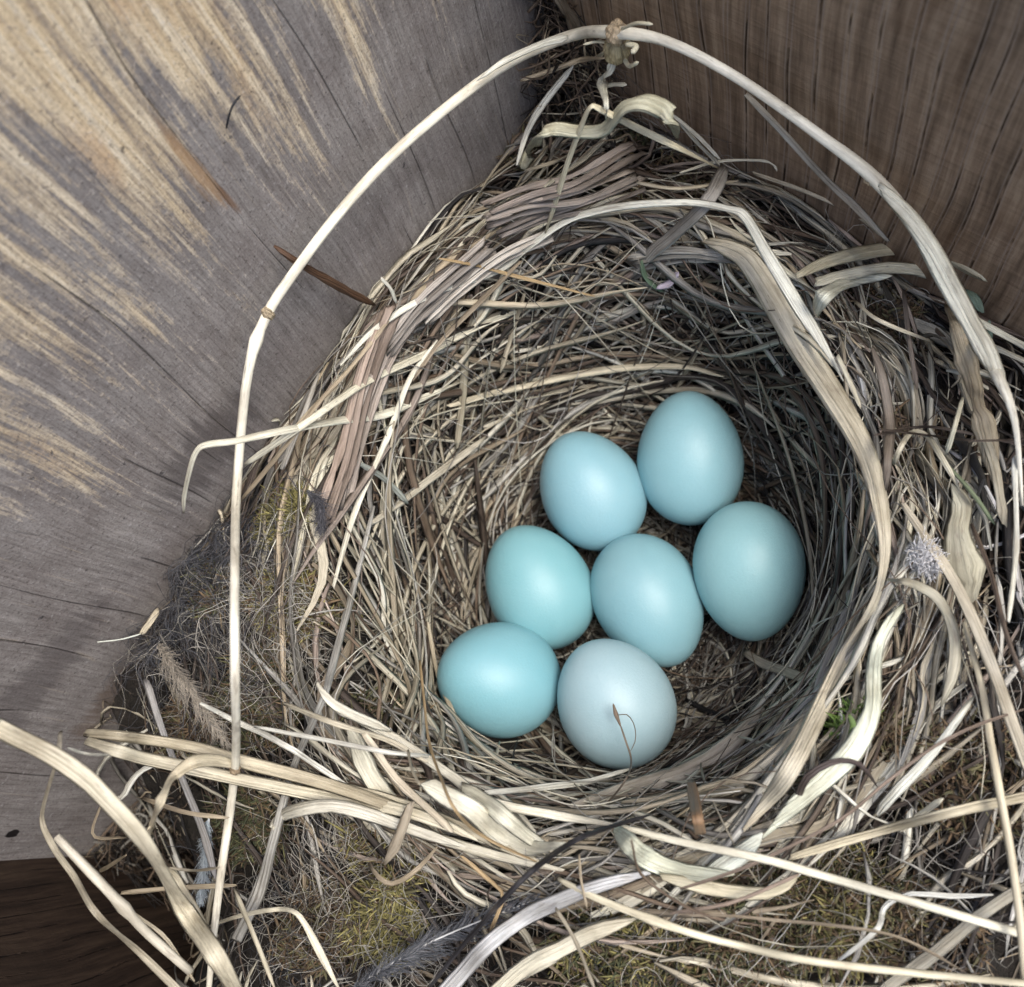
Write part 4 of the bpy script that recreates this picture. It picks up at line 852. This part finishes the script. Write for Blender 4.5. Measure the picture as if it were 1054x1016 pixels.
LST = [
 ('straw', [(452, 266), (513, 281), (612, 305)], [3, 4, 3], 'amber', .6), ('straw', [(536, 269), (494, 311), (452, 353), (425, 392)], [4, 5, 5, 4], 'tan', .6),
 ('grass_blade', [(502, 305), (483, 342), (475, 376)], [7, 12, 10], (.42, .38, .29), .35), ('straw', [(540, 302), (528, 340), (515, 384)], 5, 'straw', .4),
 ('straw', [(392, 286), (402, 297), (408, 312)], 4, 'pale', .6), ('straw', [(775, 178), (831, 198), (880, 221), (911, 246)], 4, 'straw', .5), 
 ('straw', [(700, 178), (740, 166), (790, 166), (800, 176)], 3, 'pale', .5), ('straw', [(655, 188), (700, 194), (760, 186)], 4, 'straw', .5),
 ('grass_blade', [(840, 290), (910, 274), (965, 282), (985, 300)], [12, 13, 12, 6], (.55, .52, .40), .35), ('straw', [(720, 290), (755, 305), (796, 332)], 6, 'tan', .4),
 ('straw', [(1016, 354), (1060, 374)], 6, 'pale', .5), ('twig', [(900, 448), (940, 440), (974, 441), (1060, 460)], 3, 'brown', .7), ('twig', [(905, 442), (950, 446), (1000, 452), (1060, 452)], 2.5, 'brown', .7),
 ('grass_blade', [(898, 358), (908, 388), (915, 431), (914, 470), (912, 505)], [5, 9, 11, 10, 6], (.24, .19, .15), .45), ('straw', [(862, 366), (874, 392), (886, 420)], 5, 'pale', .55),
 ('straw', [(871, 626), (856, 668), (838, 716)], [6, 9, 8], (.40, .38, .35), .5), ('straw', [(700, 942), (760, 942), (818, 947), (880, 955), (935, 969), (1002, 1006)], 3, 'tan', .7),
 ('straw', [(905, 1022), (936, 1000), (969, 976), (1010, 942), (1060, 908)], [12, 13, 13, 13, 12], (.40, .36, .28), .35), ('straw', [(926, 855), (945, 840), (970, 822)], 6, 'pale', .5),
 ('twig', [(700, 915), (742, 902), (784, 885), (861, 845), (910, 805), (955, 771), (1000, 748), (1060, 728)], 3.5, (.34, .24, .18), .7), ('twig', [(690, 940), (750, 930), (800, 910), (822, 900)], 4, (.34, .24, .18), .6),
 ('leaf', [(633, 852), (648, 868), (665, 881), (690, 893), (720, 899), (755, 899)], [10, 20, 24, 22, 18, 8], (.60, .62, .48), .5), ('leaf', [(715, 906), (742, 893), (765, 877), (785, 858)], [8, 20, 20, 8], (.64, .67, .58), .45),
 ('leaf', [(680, 902), (730, 914), (780, 920), (808, 912), (822, 900)], [10, 16, 14, 10, 5], (.60, .53, .36), .5), ('straw', [(345, 727), (407, 760), (464, 798), (502, 824), (578, 840), (640, 850)], [8, 11, 11, 11, 10, 6], (.66, .61, .48), .5),
 ('straw', [(345, 809), (426, 832), (502, 866), (556, 888)], [12, 13, 12, 7], (.54, .47, .33), .45), ('straw', [(345, 828), (426, 853), (502, 877), (580, 896)], [11, 12, 11, 6], (.58, .53, .41), .4),
 ('stalk', [(373, 752), (407, 801), (441, 832), (466, 856)], [8, 9, 9, 8], (.56, .47, .34), .6), ('leaf', [(362, 750), (374, 785), (390, 812), (412, 832)], [12, 22, 22, 10], (.62, .58, .45), .4),
 ('leaf', [(437, 805), (460, 820), (487, 834), (515, 858), (545, 872), (582, 868)], [16, 22, 22, 22, 18, 6], (.66, .62, .48), .45), ('leaf', [(475, 809), (500, 826), (521, 843), (545, 862), (566, 874)], [14, 18, 18, 14, 6], (.60, .57, .44), .5),
 ('straw', [(500, 816), (563, 811), (610, 802), (650, 791)], [6, 7, 6, 4], (.76, .74, .66), .5), ('bark', [(590, 833), (654, 811), (711, 791), (752, 766), (786, 728)], [14, 20, 22, 20, 10], (.40, .35, .29), .4),
 ('bark', [(700, 822), (750, 812), (800, 780), (840, 730), (862, 690)], [12, 14, 15, 14, 8], (.46, .41, .32), .35), ('straw', [(640, 826), (700, 818), (756, 800), (806, 762)], 6, 'straw', .5),
 ('straw', [(432, 680), (438, 730), (443, 775), (464, 828), (502, 862), (552, 887)], 3.2, 'amber', .75), ('straw', [(475, 881), (500, 903), (518, 922), (508, 950), (500, 978)], 4, 'amber', .5),
 ('straw', [(380, 890), (392, 905), (407, 909), (430, 894), (450, 872)], [4, 5, 6, 5, 4], 'tan', .45), ('leaf', [(423, 826), (410, 862), (396, 890)], [10, 12, 7], (.38, .31, .22), .7),
 ('straw', [(420, 772), (424, 792), (432, 808)], 3, 'straw', .7), ('straw', [(326, 703), (336, 718), (349, 729), (372, 740), (402, 752)], [6, 9, 12, 11, 8], (.74, .70, .58), .6),
 ('straw', [(292, 724), (342, 743), (400, 763), (440, 785)], 6, 'straw', .55), ('straw', [(125, 919), (180, 914), (243, 911)], 5, 'tan', .8), ('straw', [(171, 893), (200, 896), (226, 893)], 3, 'straw', 1.2),
 ('straw', [(241, 915), (262, 965), (283, 1018)], 5, 'straw', .6), ('straw', [(248, 515), (301, 449), (328, 411), (366, 369), (400, 330)], 5, 'tan', .6), ('straw', [(290, 483), (310, 432), (328, 384)], [6, 7, 5], (.40, .37, .33), .5),
 ('straw', [(343, 604), (366, 521), (400, 445), (423, 388), (450, 350)], [5, 7, 7, 6, 4], (.66, .62, .50), .5), ('straw', [(366, 475), (395, 492), (420, 518)], 6, (.34, .36, .32), .5),
 ('straw', [(478, 345), (477, 399), (470, 462)], [7, 10, 7], (.46, .40, .28), .35), ('straw', [(380, 540), (430, 500), (500, 450)], [7, 9, 7], (.50, .45, .35), .35),
 ('straw', [(462, 418), (510, 402), (560, 391), (620, 382), (700, 378), (745, 388)], [6, 8, 8, 8, 7, 4], (.54, .47, .33), .3), ('root', [(560, 420), (600, 408), (650, 402), (700, 388), (745, 396), (785, 440), (812, 480)], [4, 6, 7, 8, 8, 7, 4], 'dark', .2),
 ('root', [(706, 720), (728, 732), (752, 740)], [5, 7, 5], 'dark', .2), ('straw', [(440, 640), (452, 700), (480, 756), (540, 795)], 5, 'straw', .25), ('straw', [(300, 445), (322, 420), (350, 392)], 5, 'tan', .6),
 ('straw', [(60, 930), (92, 905), (130, 880)], 4, 'tan', .7), ('straw', [(105, 825), (96, 860), (130, 862)], 3, 'tan', .9), ('straw', [(70, 770), (90, 776), (112, 777)], 3, 'pale', 1.8),
 ('straw', [(150, 700), (170, 760), (205, 850), (222, 905)], 8, (.36, .34, .34), .4), ('straw', [(148, 822), (190, 836), (235, 842)], 5, 'tan', .9), ('straw', [(130, 935), (170, 965), (200, 1010)], 4, 'straw', .8),
 ('straw', [(650, 865), (660, 900), (700, 930), (735, 945)], 3, 'brown', .7), ('straw', [(596, 880), (598, 905), (604, 935)], 3, 'tan', .6), ('straw', [(572, 935), (592, 968), (612, 1018)], 4, 'straw', .6),
 ('straw', [(930, 300), (936, 350), (944, 400)], 5, (.26, .20, .16), .4), ('straw', [(880, 310), (905, 330), (960, 352)], 4, 'straw', .5), ('straw', [(1010, 440), (1024, 480), (1034, 540)], 10, (.50, .44, .32), .5),
 ('straw', [(1044, 470), (1046, 560), (1038, 640)], 6, 'pale', .7), ('twig', [(1000, 540), (1020, 590), (1035, 650), (1054, 700)], 5, 'brown', .7), ('leaf', [(940, 330), (965, 345), (990, 362)], [10, 18, 8], (.34, .33, .30), .15),
]
for nm, pts, w_, c, off in LST:
    Wv(nm, [(u, v, off) for u, v in pts], w_, c, kind='tube' if nm in ('twig', 'root') else 'flat' if nm == 'stalk' or (np.max(w_) < 7) else 'blade', fold=.4, ends=(.7, .4), wob=.1)
